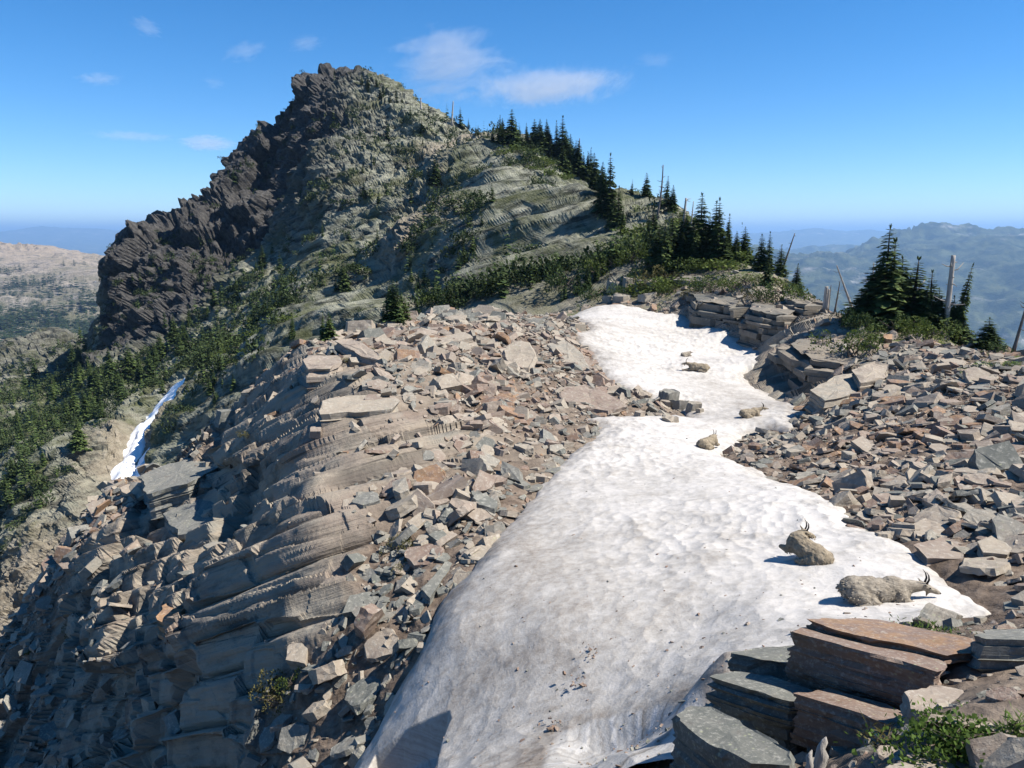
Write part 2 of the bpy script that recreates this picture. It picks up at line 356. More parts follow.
NT_, NR_ = 980, 1120
Tg = np.radians(np.concatenate([np.linspace(-60, -39, 52)[:-1], np.linspace(-39, 39, NT_ - 102), np.linspace(39, 60, 52)[1:]]))
Rg = sample_rows(near, Tg, NR_, 1.05, 600)
TT = np.repeat(Tg[:, None], NR_, 1)
Zg = near.w(TT, np.log(Rg)) * Rg
G = np.stack([np.sin(TT) * Rg, np.cos(TT) * Rg, Zg], -1)
CV = cover(TT, np.log(Rg))
dark, bedw, green, rubble = [CV[..., k] for k in range(4)]
Nrm = grid_normals(G)
mtn = sstep(54, 78, Rg)
sd = np.full(Rg.shape, -9.0); sel = Rg < 75; sd[sel] = poly_sd(SNOW_POLY, G[sel][:, 0], G[sel][:, 1])
GULLY = [[(192,380),(178,394),(160,412),(146,432),(133,455),(121,480),(108,504),(118,502),(131,488),(139,470),(153,446),(168,430),(184,412),(197,392)],
         [(161,448),(150,460),(140,476),(135,488),(141,487),(149,474),(159,458)]]
gsd = np.full(Rg.shape, -99.0); gs = (Rg > 75) & (Rg < 190) & (TT < -.25); gpolys = [np.array([ground_hit(u, v)[:2] for u, v in q]) for q in GULLY]
gsds = []
for q in gpolys:
    t_ = np.full(Rg.shape, -99.0); t_[gs] = poly_sd(q, G[gs][:, 0], G[gs][:, 1]); gsds.append(t_); gsd = np.maximum(gsd, t_)
X, Y, Z = [G[..., k].astype(np.float32) for k in range(3)]
slope = 1 - Nrm[..., 2]
# 1. big relief of the mountain: buttresses and gullies running down the face
ga = X * 0.80 + Y * 0.60; gb = -X * 0.60 + Y * 0.80                 # across / along the fall line
wx = 6 * vnoise(X / 30, Y / 30, Z / 30, 5)
rel = ridged((ga + wx) / 26, gb / 80, Z / 45, 2, 11) * 6.5 + fbm(X / 14, Y / 14, Z / 14, 3, 21) * 2.2 * (1 - .85 * bedw)
def blocks(L, Lz, seed):
    # angular facets: every cell is a plane of its own tilt and height
    wx_, wy_ = .22 * vnoise(X / L, Y / L, Z / Lz, seed + 7), .22 * vnoise(X / L + 9, Y / L, Z / Lz, seed + 8)
    h, e = worley_edge(X / L + wx_, Y / L + wy_, Z / Lz, seed)
    a = h * 97.0 % 1.0 * 6.283; m = (h * 31.0) % 1.0
    return (h - .5) * L * .55 + L * .28 * m * (np.cos(a) * vnoise(X / L / 1.6, Y / L / 1.6, Z / Lz / 1.6, seed + 9) + np.sin(a) * vnoise(X / L / 1.6 + 40, Y / L / 1.6, Z / Lz / 1.6, seed + 9)), e
c1, e1 = blocks(11, 20, 31); c2, e2 = blocks(4.2, 7, 35); c3, e3 = blocks(1.7, 2.4, 38)
crag = c1 * 1.25 + c2 * 1.0 + c3 * .7 - 1.6 * (e1 < .07) - .7 * (e2 < .08)
face = c2 * .55 + c3 * .75 - .5 * (e2 < .06)
# 2. bedding: every bed stands out or back by its own amount, in blocks along the strike
def beds(x, y, z, th, seed, warp, B=BED):
    s = (x * B[0] + y * B[1] + z * B[2]) / th
    s = s + warp * vnoise(x / (th * 22), y / (th * 22), z / (th * 22), seed) + 1.2 * vnoise(s / 5, s * 0, s * 0, seed + 1)
    i = np.floor(s); f = s - i
    q = (x * 0.83 + y * 0.55) / (th * 4.5) + 3 * rnd01(i.astype(np.int64), i.astype(np.int64) * 0, i.astype(np.int64) * 0, seed)
    q2 = (-x * 0.55 + y * 0.83) / (th * 5.5)
    j = np.floor(q).astype(np.int64); k = np.floor(q2 + .4 * vnoise(q, s, q2, seed + 9)).astype(np.int64)
    a = rnd01(i.astype(np.int64), j, k, seed + 2); b = rnd01(i.astype(np.int64), j * 0, k * 0, seed + 3)
    return 0.55 * b + 0.45 * a + 0.25 * (1 - f)                        # a little overhang under each lip
bm = beds(X, Y, Z, 1.9, 51, .5, BEDM) - .6
bm2 = 0 * X
bn = beds(X, Y, Z, .55, 61, .3) - .6
def thin(th, seed):
    q = (X * BED[0] + Y * BED[1] + Z * BED[2]) / th + .5 * vnoise(X / 3, Y / 3, Z / 3, seed); i_ = np.floor(q).astype(np.int64)
    return rnd01(i_, i_ * 0, np.floor(X / 2.2 + Y / 3.1).astype(np.int64), seed) - .5
bn2 = thin(.16, 67)
qm = (X * BEDM[0] + Y * BEDM[1] + Z * BEDM[2]) / .85 + .7 * vnoise(X / 12, Y / 12, Z / 12, 55); im = np.floor(qm).astype(np.int64)
bm2 = rnd01(im, im * 0, np.floor(X / 9 + Y / 12).astype(np.int64), 56) - .5
cross = sstep(.97, .80, np.abs(Nrm @ BED))                            # where the ground cuts across the beds
fine = fbm(X / 1.6, Y / 1.6, Z / 1.6, 4, 71)
steep = sstep(.12, .5, slope)
farw = np.minimum(Rg / 110, 1.4)
disp = mtn * (rel * (1 - .45 * bedw) * sstep(60, 120, Rg) + crag * sstep(.3, .8, dark) + bm * 1.3 * (.12 + .88 * bedw) * farw + face * farw * sstep(58, 75, Rg) * (1 - .92 * bedw))
disp += (1 - mtn) * bn * .55 * bedw * cross * (.35 + .65 * steep)
big = (1 - mtn) * sstep(-.05, -.25, np.sin(TT) ) * sstep(17, 24, Rg)   # the broken buttress under the rib's left edge
hv3, ed3 = worley_edge(X / 5.5, Y / 5.5, Z / 5.5, 81)
hv4, ed4 = worley_edge(X / 1.9, Y / 1.9, Z / 1.5, 85)
lowz = sstep(-7.5, -10, Z)
disp += big * lowz * ((hv3 - .62) * 1.9 + (hv4 - .5) * .8)
disp0 = disp
for ax_ in (0, 1):                                                      # take the jaggedness off the steps
    dd = disp.copy(); sl = [slice(None)] * 2; a_, b_, c_ = list(sl), list(sl), list(sl); a_[ax_] = slice(0, -2); b_[ax_] = slice(1, -1); c_[ax_] = slice(2, None)
    dd[tuple(b_)] = (disp[tuple(a_)] + 2 * disp[tuple(b_)] + disp[tuple(c_)]) / 4; disp = dd
disp = disp * .45 + disp0 * .55
keep = sstep(1.5, -1.0, sd) * (1 - .9 * sstep(-2.5, .5, gsd))                                            # calmer below the snow
disp = disp * (0.15 + .85 * keep) * sstep(1.5, 6, Rg)
ND = Nrm.copy(); ND[..., 2] *= .75
G2 = G + ND * disp[..., None]
G2[..., 2] -= .55 * sstep(-.4, 1.4, sd)
def terrace(B, t, seed, mask, block, jog=.3, riser=(.55, .95)):
    # stepped ledges: treads along the bedding, steep risers between, broken into blocks along the strike
    p = G2; s_ = p @ B
    a_ = np.cross(B, [0, 0, 1.0]); a_ /= np.linalg.norm(a_); b_ = np.cross(B, a_)
    q1 = p @ a_; q2 = p @ b_
    wv = .8 * vnoise(q1 / (block * 2), q2 / (block * 2), s_ / (t * 6), seed)
    c1_ = np.floor(q1 / block + wv).astype(np.int64); c2_ = np.floor(q2 / (block * .8) + wv).astype(np.int64)
    ly = np.floor(s_ / (t * 3.1)).astype(np.int64)
    s2 = s_ / t + jog * (rnd01(c1_, c2_, ly, seed + 1) - .5) + .9 * vnoise(q1 / (t * 26), q2 / (t * 26), s_ / (t * 30), seed + 2)
    s2 = s2 + .55 * vnoise(s2 / 2.7, s2 * 0, s2 * 0, seed + 3)
    f = s2 - np.floor(s2); d_ = (sstep(riser[0], riser[1], f) - f + .35) * t * mask
    cut_ = sstep(riser[0] - .10, riser[0], f) * sstep(riser[0] + .16, riser[0] + .02, f) * (.2 + .8 * rnd01(np.floor(s2).astype(np.int64), c1_, ly * 0, seed + 5)) * mask
    return p + B * d_[..., None] - ND * (cut_ * t * .34)[..., None]                    # and an undercut below each lip
nearb = (1 - mtn) * sstep(.25, .7, bedw) * keep * sstep(4, 7, Rg)
mtb = mtn * sstep(.2, .75, bedw) * (1 - .8 * dark) * sstep(-1.0, -4.0, gsd)
G2 = terrace(BED, .36, 617, nearb * .6, 3.2, .35, (.30, .98)); G2 = terrace(BED, .95, 611, nearb * .85, 4.5, .8, (.40, .98))
G2 = terrace(BEDM, 1.7, 627, mtb * .5, 22, .25, (.30, .98)); G2 = terrace(BEDM, 4.2, 621, mtb * .85, 34, .5, (.40, .98))
w_ = (mtb * .92)[..., None]; n_ = len(G2)
for _ in range(3):
    pad = np.pad(G2, ((3, 3), (0, 0), (0, 0)), mode='edge')
    sm = sum(pad[3 + k_:3 + k_ + n_] * c_ for k_, c_ in zip(range(-3, 4), (.08, .13, .18, .22, .18, .13, .08)))
    G2 = G2 * (1 - w_) + sm * w_                                            # evens out the treads along the strike
# fine relief last, so that the treads stay level along the strike
def along(B, l, t):
    a_ = np.cross(B, [0, 0, 1.0]); a_ /= np.linalg.norm(a_); b_ = np.cross(B, a_); return (G2 @ a_ / l).astype(np.float32), (G2 @ b_ / l).astype(np.float32), (G2 @ B / t).astype(np.float32)
m1, m2, m3 = along(BEDM, 9, 2.4); n1_, n2_, n3_ = along(BED, 1.8, .34)
crisp = ridged(X / 2.6, Y / 2.6, Z / 3.4, 4, 171, .62) * .85 + ridged(ga / 1.1, gb / 2.6, Z / 1.2, 3, 175, .6) * .42
fd2 = mtn * farw * (crisp * (1 - bedw) ** 1.5 + ridged(m1, m2, m3, 2, 191, .6) * .7 * bedw + fine * (.5 - .35 * bedw)) * sstep(58, 80, Rg)
fd2 += (1 - mtn) * (fine * (.10 - .05 * bedw) + .14 * fbm(X / .45, Y / .45, Z / .45, 3, 75) * rubble + ridged(n1_, n2_, n3_, 2, 195, .6) * .06 * bedw + ridged(X / .5, Y / .5, Z / .35, 3, 181, .6) * .05 * (1 - bedw))
G2 = G2 + ND * (fd2 * (.15 + .85 * keep) * sstep(1.2, 3.5, Rg))[..., None]
N2 = grid_normals(G2)
# cover values used by the material
vegn = fbm(X / 9, Y / 9, Z / 9, 3, 91) * .5 + fbm(X / 2.5, Y / 2.5, Z / 2.5, 3, 95) * .5
veg_m = sstep(.10, .40, green * (.6 + .8 * N2[..., 2]) + vegn * .6 - .42)
colr = np.stack([dark, veg_m, rubble, mtn], -1)
split = int(0)
print('terrain', G2.shape)

# ------------------------------------------------ materials of rock
def rock_palette(N, tint):
    return N.ramp(tint, [(0, (0.104,0.108,0.096)), (.22, (0.168,0.164,0.144)), (.42, (0.264,0.228,0.180)), (.62, (0.228,0.188,0.152)), (.82, (0.160,0.112,0.088)), (.92, (0.240,0.148,0.084)), (1, (0.288,0.176,0.100))])
def terrain_mat():
    N = NT('ridge rock')
    g = N.n('NewGeometry'); pos = g.outputs['Position']
    cr = N.n('Attribute', attribute_name='cover'); sep = N.n('SeparateColor', {0: cr.outputs['Color']})
    dk, vg, rb = sep.outputs[0], sep.outputs[1], sep.outputs[2]; mt = cr.outputs['Alpha']
    # bedding-aligned coordinate: thin beds stretched along strike
    rot = Vector(BED).rotation_difference(Vector((0, 0, 1))).to_euler()
    lay = N.scaled(pos, (1, 1, 1), tuple(rot))
    laym = N.scaled(pos, (1, 1, 1), tuple(Vector(BEDM).rotation_difference(Vector((0, 0, 1))).to_euler()))
    nl = N.noise(N.scaled(lay, (.10, .10, 2.6)), 1.0, 6, .62)
    nm = N.noise(N.scaled(laym, (.03, .03, .55)), 1.0, 6, .6)
    big = N.noise(pos, .35, 5, .6); huge = N.noise(pos, .03, 4, .6)
    patch = N.noise(pos, .8, 8, .65)
    nearc = rock_palette(N, N.math('ADD', N.math('MULTIPLY', nl, .75), N.math('MULTIPLY', N.math('SUBTRACT', big, .38), .9)))
    nearc = N.mix(N.mapr(patch, .5, .75), nearc, (0.240,0.228,0.192))
    mtnc = N.ramp(N.math('ADD', N.math('MULTIPLY', nm, .7), N.math('MULTIPLY', huge, .3)), [(.28, (0.083,0.086,0.070)), (.40, (0.185,0.193,0.150)), (.52, (0.303,0.305,0.235)), (.66, (0.420,0.406,0.315))])
    mtnc = N.mix(N.mapr(patch, .42, .7), mtnc, (0.200,0.200,0.160))
    col = N.mix(mt, nearc, mtnc)
    slit_shade = N.math('MULTIPLY', N.mapr(N.noise(N.scaled(lay, (.16, .16, 5.0)), 1.0, 5, .6), .40, .34), N.mapr(big, .40, .55))  # thin dark lines along the beds: crack shade painted into the colour
    nearc = N.mix(N.math('MULTIPLY', slit_shade, .8), nearc, (.05,.042,.035))
    dark_patch = N.math('MULTIPLY', N.mapr(N.noise(N.scaled(lay, (.35, .35, 1.1)), 1.0, 7, .68), .50, .60), .62)  # darker patches drawn out along the bedding
    nearc = N.mix(dark_patch, nearc, (.085,.076,.064))
    crk_shade = N.mapr(N.noise(N.scaled(laym, (.22, .22, .9)), 1.0, 8, .72), .40, .53)  # shade of cracks painted into the mountain's colour, for deeper shadow contrast
    mtnc_d = N.mix(crk_shade, (0.048,0.050,0.040), mtnc)
    lush = N.math('MULTIPLY', N.mapr(N.noise(pos, .11, 7, .7), .47, .60), .75)
    mtnc_d = N.mix(lush, mtnc_d, (0.092,0.100,0.040))
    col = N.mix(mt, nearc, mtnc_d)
    dkc = N.ramp(patch, [(.3, (0.026,0.025,0.025)), (.5, (0.060,0.058,0.056)), (.7, (0.115,0.110,0.103))])
    col = N.mix(N.mapr(dk, .25, .7), col, dkc)
    rubc = N.ramp(N.noise(pos, 3.0, 6, .7), [(.3, (0.060,0.045,0.034)), (.5, (0.136,0.104,0.080)), (.7, (0.240,0.192,0.148))])
    rubm = N.mix(mt, rubc, N.ramp(patch, [(.3, (0.152,0.128,0.096)), (.55, (0.296,0.260,0.200)), (.7, (0.368,0.328,0.272))]))
    col = N.mix(N.mapr(N.math('ADD', rb, N.math('MULTIPLY', N.math('SUBTRACT', big, .5), .6)), .35, .75), col, rubm)
    vgc = N.ramp(N.noise(pos, .9, 6, .7), [(.3, (0.028,0.040,0.011)), (.5, (0.060,0.080,0.020)), (.7, (0.120,0.128,0.036))])
    vfac = N.math('MULTIPLY', vg, N.mapr(N.noise(pos, 1.7, 7, .7), .36, .56))
    col = N.mix(vfac, col, vgc)
    b1 = N.bump(nl, .8, .25)
    b2 = N.bump(N.noise(pos, 6.0, 8, .7), .7, .06, b1)
    b3 = N.bump(N.noise(pos, .7, 8, .72), N.math('MULTIPLY', mt, .9), 1.2, b2)
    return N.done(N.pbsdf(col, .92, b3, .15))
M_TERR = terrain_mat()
cut = NR_
SPLIT_R = 61.0
# two sheets that meet along a ring in the saddle: the near ridge and the mountain behind it
fl = grid_faces(NT_, NR_)
fr = Rg.reshape(-1)[fl].mean(1)
def sub_mesh(name, mask):
    f = fl[mask]; used = np.zeros(NT_ * NR_, bool); used[f.reshape(-1)] = True
    idx = np.cumsum(used) - 1
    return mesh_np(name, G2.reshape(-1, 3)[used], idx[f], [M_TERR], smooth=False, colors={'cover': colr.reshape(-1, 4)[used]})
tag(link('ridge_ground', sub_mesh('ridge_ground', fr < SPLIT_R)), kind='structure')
tag(link('mountain', sub_mesh('mountain', fr >= SPLIT_R)), kind='structure')

# visible-ground lookup: which ground point does a bearing meet first
pu, pv, pz = project(G2.reshape(-1, 3))
okv = (pz > 1) & (pu > -250) & (pu < 1270) & (pv > -50) & (pv < 950)
ZB = np.full((1050, 1560), 1e9); iu = (pu[okv] + 260).astype(int); iv = (pv[okv] + 60).astype(int); ids = np.nonzero(okv)[0]
order = np.argsort(-pz[okv]); ZI = np.full((1050, 1560), -1); ZI[iv[order], iu[order]] = ids[order]; ZB[iv[order], iu[order]] = pz[ids[order]]
GV = G2.reshape(-1, 3); GN = N2.reshape(-1, 3)
def at(u, v, w=2, farthest=False):
    a, b = int(v + 60), int(u + 260)
    for k in (w, 4, 7, 11):
        blk = ZI[max(a - k, 0):a + k + 1, max(b - k, 0):b + k + 1].reshape(-1); blk = blk[blk >= 0]
        if len(blk): break
    if not len(blk):
        q = np.nonzero(okv)[0]; blk = q[np.argsort((pu[q] - u) ** 2 + (pv[q] - v) ** 2)[:5]]
    d = pz[blk]; i = blk[np.argmax(d) if farthest else np.argsort(d)[len(d) // 3]]
    return Vector(GV[i]), Vector(GN[i])
# ---------------------------------------------------------------- the snowfield
def snow_mat():
    N = NT('old snow')
    pos = N.n('NewGeometry').outputs['Position']
    dirt = N.attr('dirt'); ice = N.attr('ice')
    n1 = N.noise(pos, 1.1, 6, .65); n2 = N.noise(pos, 6.5, 6, .7); n3 = N.noise(pos, 26, 3, .6)
    f = N.math('ADD', dirt, N.math('ADD', N.math('MULTIPLY', N.math('SUBTRACT', n1, .5), .9), N.math('MULTIPLY', N.math('SUBTRACT', n2, .5), 1.0)))
    col = N.ramp(f, [(.10, (0.472,0.449,0.419)), (.32, (0.380,0.359,0.329)), (.53, (0.292,0.269,0.239)), (.78, (0.192,0.164,0.136)), (.97, (0.105,0.084,0.064))])
    speck = N.math('MULTIPLY', N.mapr(n3, .66, .72), N.mapr(n1, .42, .62))
    col = N.mix(N.math('MULTIPLY', speck, .75), col, (.11,.09,.075))
    sp2 = N.math('MULTIPLY', N.mapr(N.noise(pos, 9.0, 5, .75), .70, .74), N.mapr(N.noise(pos, .7, 2, .5), .52, .60))
    col = N.mix(sp2, col, (.06,.052,.045))
    zz = N.n('SeparateXYZ', {0: pos}).outputs[2]
    band = N.n('TexNoise', {'Scale': 1.0, 'Detail': 5.0, 'Roughness': .7}, noise_dimensions='1D')
    N.set(band.inputs['W'], N.math('ADD', N.math('MULTIPLY', zz, 11.0), N.math('MULTIPLY', n1, 2.6)))
    icec = N.ramp(band.outputs[0], [(.30, (0.168,0.151,0.130)), (.42, (0.302,0.286,0.265)), (.56, (0.378,0.365,0.344)), (.70, (0.437,0.428,0.420))])
    col = N.mix(ice, col, icec)
    b = N.bump(n2, .30, .06); b = N.bump(n3, .2, .015, b)
    return N.done(N.pbsdf(col, .62, b, .3, Subsurface_Weight=0.0))
M_SNOW = snow_mat()
NTs, NRs = 900, 1000
Ts = np.linspace(math.radians(-22), math.radians(34.5), NTs)
rs = np.exp(np.linspace(math.log(5.5), math.log(66), 1500))
def rows_snow():
    # even spacing of the depression angle, with a share for range, so that near and far hollows are both resolved
    w = np.diff(-7.0 / rs) * .5 + np.diff(np.log(rs)) * .12
    c = np.concatenate([[0], np.cumsum(w)]); return np.interp(np.linspace(0, c[-1], NRs), c, rs)
rs = rows_snow()
ST, SR = np.meshgrid(Ts, rs, indexing='ij')
sx = np.sin(ST) * SR; sy = np.cos(ST) * SR
base = near.w(ST, np.log(SR)) * SR
ssd = poly_sd(SNOW_POLY, sx, sy)
edge_n = (.34 * fbm(sx / 2.2, sy / 2.2, sx * 0, 5, 131, .62)) * (1 + .02 * SR)
ssd2 = ssd + edge_n
sx32, sy32 = sx.astype(np.float32), sy.astype(np.float32); zz0 = np.zeros_like(sx32)
# sun cups: rounded hollows with sharp rims, drawn out along the slope
cup = np.zeros_like(sx32)
for L, a, sdn in ((.50, .072, 141), (.24, .055, 147)):
    wxx = sx32 / L + .5 * vnoise(sx32 / 1.3, sy32 / 1.3, zz0, sdn + 2); wyy = sy32 / (L * 1.15) + .5 * vnoise(sx32 / 1.3, sy32 / 1.3, zz0 + 4, sdn + 3)
    ix = np.floor(wxx).astype(np.int64); iy = np.floor(wyy).astype(np.int64); d1 = np.full(wxx.shape, 9, np.float32)
    for p in (-1, 0, 1):
        for q in (-1, 0, 1):
            jx, jy = ix + p, iy + q
            d1 = np.minimum(d1, (jx + rnd01(jx, jy, jx * 0, sdn) - wxx) ** 2 + (jy + rnd01(jx, jy, jx * 0, sdn + 1) - wyy) ** 2)
    cup += (1 + .010 * SR) * a * (np.minimum(d1, .8) - .35)
amp = .55 + .45 * vnoise(sx32 / 3.5, sy32 / 3.5, zz0, 151)
big = .10 * fbm(sx32 / 4, sy32 / 4, zz0, 3, 155) + .035 * fbm(sx32 / 1.1, sy32 / 1.1, zz0, 3, 157)
flank = sstep(-.8, -3.6, sx) * sstep(17, 12, SR)                   # the steep lower left flank is smoother
zs = base + .30 * (1 - np.exp(-np.maximum(ssd2, 0) / .45)) + np.minimum(ssd2, 0) * 1.3 + cup * amp * (1 - .45 * flank) + big
# melt hollows at the foot: an undercut lip on the left, a scooped ice wall in the middle
def gpt(u, v): return ground_hit(u, v)
def hollow(poly_px, depth, soft):
    poly = np.array([gpt(u, v)[:2] for u, v in poly_px]); s = poly_sd(poly, sx, sy)
    return s, sstep(-.02, soft, s) * depth
h1, dz1 = hollow([(449,731),(451,738),(447,748),(442,760),(438,775),(432,800),(350,800),(376,767),(405,748),(428,737)], .6, .14)
h2, dz2 = hollow([(520,800),(545,766),(560,750),(590,737),(630,727),(672,718),(720,714),(740,790),(640,860),(560,850)], .13, .70)
zs = zs - dz1 - dz2
ice = np.maximum(sstep(-.02, .12, h2), sstep(-.01, .05, h1) * .6)
dirt = .33 + .26 * fbm(sx32 / 5, sy32 / 5, zz0, 4, 161) + 3.2 * cup * amp
dirt += .10 * sstep(15, 9.5, SR) * sstep(2.4, -.5, sx) + .20 * sstep(.8, 0, ssd) + .25 * np.exp(-(h2 / .35) ** 2)
dirt += .10 * np.exp(-((sx - .2 - .12 * (SR - 11)) / 1.4) ** 2) * sstep(20, 12, SR) - .12 * sstep(3, 6, sx) + .10 * sstep(16, 30, SR)
SN = np.stack([sx, sy, zs], -1)
keepv = ssd2 > -.55
ff = grid_faces(NTs, NRs); ff = ff[keepv.reshape(-1)[ff].all(1)]
used = np.zeros(NTs * NRs, bool); used[ff.reshape(-1)] = True; idx = np.cumsum(used) - 1
SV = SN.reshape(-1, 3)[used]
snow = link('snow', mesh_np('snow', SV, idx[ff], [M_SNOW], attrs={'dirt': dirt.reshape(-1)[used], 'ice': ice.reshape(-1)[used]}, smooth=True))
tag(snow, 'wide field of old dirty white snow filling the saddle between the rocks', 'snowfield', kind='stuff')
su, sv_, sz_ = project(SV)
def on_snow(u, v, w=2.0):
    k = np.nonzero((np.abs(su - u) < w) & (np.abs(sv_ - v) < w))[0]
    if not len(k): return on_snow(u, v, w * 2)
    return Vector(SV[k].mean(0))

# the two strips of snow left in the gully below the mountain
def gully_snow(name, sdv, label):
    sdv = sdv.reshape(-1); sdv = sdv + .7 * fbm(GV[:, 0] / 3, GV[:, 1] / 3, GV[:, 0] * 0, 3, 171)
    f = fl[(sdv[fl] > -1.0).all(1)]; us = np.zeros(len(GV), bool); us[f.reshape(-1)] = True; ix = np.cumsum(us) - 1
    v = GV[us].copy(); v[:, 2] += np.where(sdv[us] > 0, 1.0 * (1 - np.exp(-np.maximum(sdv[us], 0) / .6)) + .35, sdv[us] * 2 + .35)
    o = link(name, mesh_np(name, v, ix[f], [M_GSNOW], smooth=True)); return tag(o, label, 'snow patch')
def clean_snow():
    N = NT('gully snow'); pos = N.n('NewGeometry').outputs['Position']
    n = N.noise(pos, .5, 6, .65)
    return N.done(N.pbsdf(N.ramp(n, [(.3, (.78,.77,.75)), (.5, (.92,.92,.92))]), .7, N.bump(n, .5, .4), .2))
M_GSNOW = clean_snow()
gully_snow('snow_patch', gsds[0], 'long white strip of snow lying down the gully left of the bedded cliff')
gully_snow('snow_patch', gsds[1], 'short thin strip of snow beside the long one in the gully')

# ---------------------------------------------------------------- far country: the valley side on the left, forested mountains on the right
FARCOLS = {
 -260: [(430,520),(390,700),(350,980),(310,1400),(275,1900),(252,2300),('z',-420,3600),('z',-600,12000),(245,21000),(234,26000),('z',-300,40000)],
 -120: [(430,520),(390,700),(350,980),(310,1400),(270,1900),(248,2300),('z',-420,3600),('z',-600,12000),(245,21000),(236,26000),('z',-300,40000)],
 -20: [(430,520),(390,700),(350,980),(310,1400),(270,1900),(246,2300),('z',-420,3600),('z',-600,12000),(245,21000),(235,26000),('z',-300,40000)],
 20:  [(430,520),(390,700),(350,980),(310,1400),(270,1900),(248,2280),('z',-420,3600),('z',-600,12000),(245,21000),(231,26000),('z',-300,40000)],
 48:  [(420,540),(385,720),(350,1000),(310,1400),(270,1900),(251,2250),('z',-420,3600),('z',-600,12000),(245,21000),(225,26000),('z',-300,40000)],
 70:  [(410,560),(380,750),(345,1020),(305,1400),(270,1850),(253,2250),('z',-420,3600),('z',-600,12000),(245,21000),(232,26000),('z',-300,40000)],
 92:  [(400,580),(370,780),(340,1020),(300,1400),(270,1850),(253,2250),('z',-420,3600),('z',-600,12000),(245,21000),(228,26000),('z',-300,40000)],
 118: [(400,580),(370,780),(335,1020),(300,1400),(270,1850),(253,2250),('z',-420,3600),('z',-600,12000),(245,21000),(234,26000),('z',-300,40000)],
 240: [('z',-380,600),('z',-300,1400),('z',-200,2300),('z',-420,3600),('z',-600,12000),(250,24000),('z',-300,40000)],
 420: [('z',-400,600),('z',-500,1400),('z',-600,3600),('z',-600,12000),(252,24000),('z',-300,40000)],
 620: [('z',-500,620),('z',-650,2000),('z',-700,5000),('z',-600,12000),(250,24000),('z',-300,40000)],
 730: [('z',-500,620),('z',-700,2000),('z',-720,3600),(300,5200),(262,6600),('z',-500,9000),('z',-500,14000),(240,24000),('z',-300,40000)],
 780: [('z',-500,620),('z',-700,2000),('z',-720,3600),(300,5200),(258,6600),('z',-500,9000),('z',-500,14000),(235,24000),('z',-300,40000)],
 812: [('z',-500,620),('z',-700,2000),('z',-720,3600),(300,5000),(266,6200),('z',-500,8000),(258,11000),('z',-500,14000),(227,24000),('z',-300,40000)],
 840: [('z',-500,620),('z',-700,2000),('z',-720,3600),(310,5000),(262,6600),('z',-500,9000),(247,12500),('z',-500,16000),(234,24000),('z',-300,40000)],
 866: [('z',-500,620),('z',-700,2000),('z',-720,3600),(320,4700),(280,6000),(246,7600),('z',-500,11000),('z',-500,16000),(229,24000),('z',-300,40000)],
 900: [('z',-500,620),('z',-700,2000),('z',-720,3600),(325,4600),(280,5800),(237,7600),('z',-500,11000),('z',-500,16000),(236,24000),('z',-300,40000)],
 938: [('z',-500,620),('z',-700,2000),('z',-720,3600),(330,4500),(280,5700),(228,7600),('z',-500,11000),('z',-500,16000),(231,24000),('z',-300,40000)],
 970: [('z',-500,620),('z',-700,2000),('z',-720,3600),(335,4400),(285,5500),(236,7400),('z',-500,11000),('z',-500,16000),(236,24000),('z',-300,40000)],
 1000:[('z',-500,620),('z',-700,2000),('z',-720,3600),(338,4300),(285,5400),(234,7200),('z',-500,11000),('z',-500,16000),(231,24000),('z',-300,40000)],
 1024:[('z',-500,620),('z',-700,2000),('z',-720,3600),(340,4300),(285,5300),(245,6900),('z',-500,11000),('z',-500,16000),(236,24000),('z',-300,40000)],
 1120:[('z',-500,620),('z',-700,2000),('z',-720,3600),(340,4300),(285,5300),(240,6900),('z',-500,11000),('z',-500,16000),(243,24000),('z',-300,40000)],
 1280:[('z',-500,620),('z',-700,2000),('z',-720,3600),(340,4300),(285,5300),(246,6900),('z',-500,11000),('z',-500,16000),(243,24000),('z',-300,40000)],
}
fp = []
for u, col in FARCOLS.items():
    for c in col:
        if c[0] == 'z': p = P(u, 245, c[2]); p[2] = c[1]
        else: p = P(u, c[0], c[1])
        fp.append(p)
    d = P(u, 245, 1.0)[:2]; d /= np.linalg.norm(d)
    fp.append(np.array([*(d * 400), -520.0 if u > 150 else -250.])); fp.append(np.array([*(d * 70000), -900.0]))
far = Field(fp, (math.radians(-62), math.radians(62)), (380, 72000), 540, 500)
Tf = np.radians(np.concatenate([np.linspace(-60, -40, 42)[:-1], np.linspace(-40, 40, 700), np.linspace(40, 60, 42)[1:]]))
Rf = sample_rows(far, Tf, 520, 420, 70000)
FT = np.repeat(Tf[:, None], Rf.shape[1], 1)
FZ = far.w(FT, np.log(Rf)) * Rf
FG = np.stack([np.sin(FT) * Rf, np.cos(FT) * Rf, FZ], -1)
k = np.maximum(Rf / 6000, .25).astype(np.float32)
x, y, z = [FG[..., i].astype(np.float32) for i in range(3)]
fd = ridged(x / 900, y / 900, z * 0, 5, 201) * 130 + ridged(x / 240, y / 240, z / 300, 4, 205) * 55
nearf = sstep(3600, 2400, Rf)
fd = fd * (1 - nearf) + nearf * (ridged(x / 160, y / 160, z / 160, 4, 211) * 24 + (worley_edge(x / 40, y / 40, z / 30, 213)[0] - .5) * 10)
far_atten = 1 - .45 * sstep(15000, 24000, Rf)
fd = fd * far_atten * np.where(np.abs(Rf - 2270) < 400, .45, 1)
FG[..., 2] += fd - 14
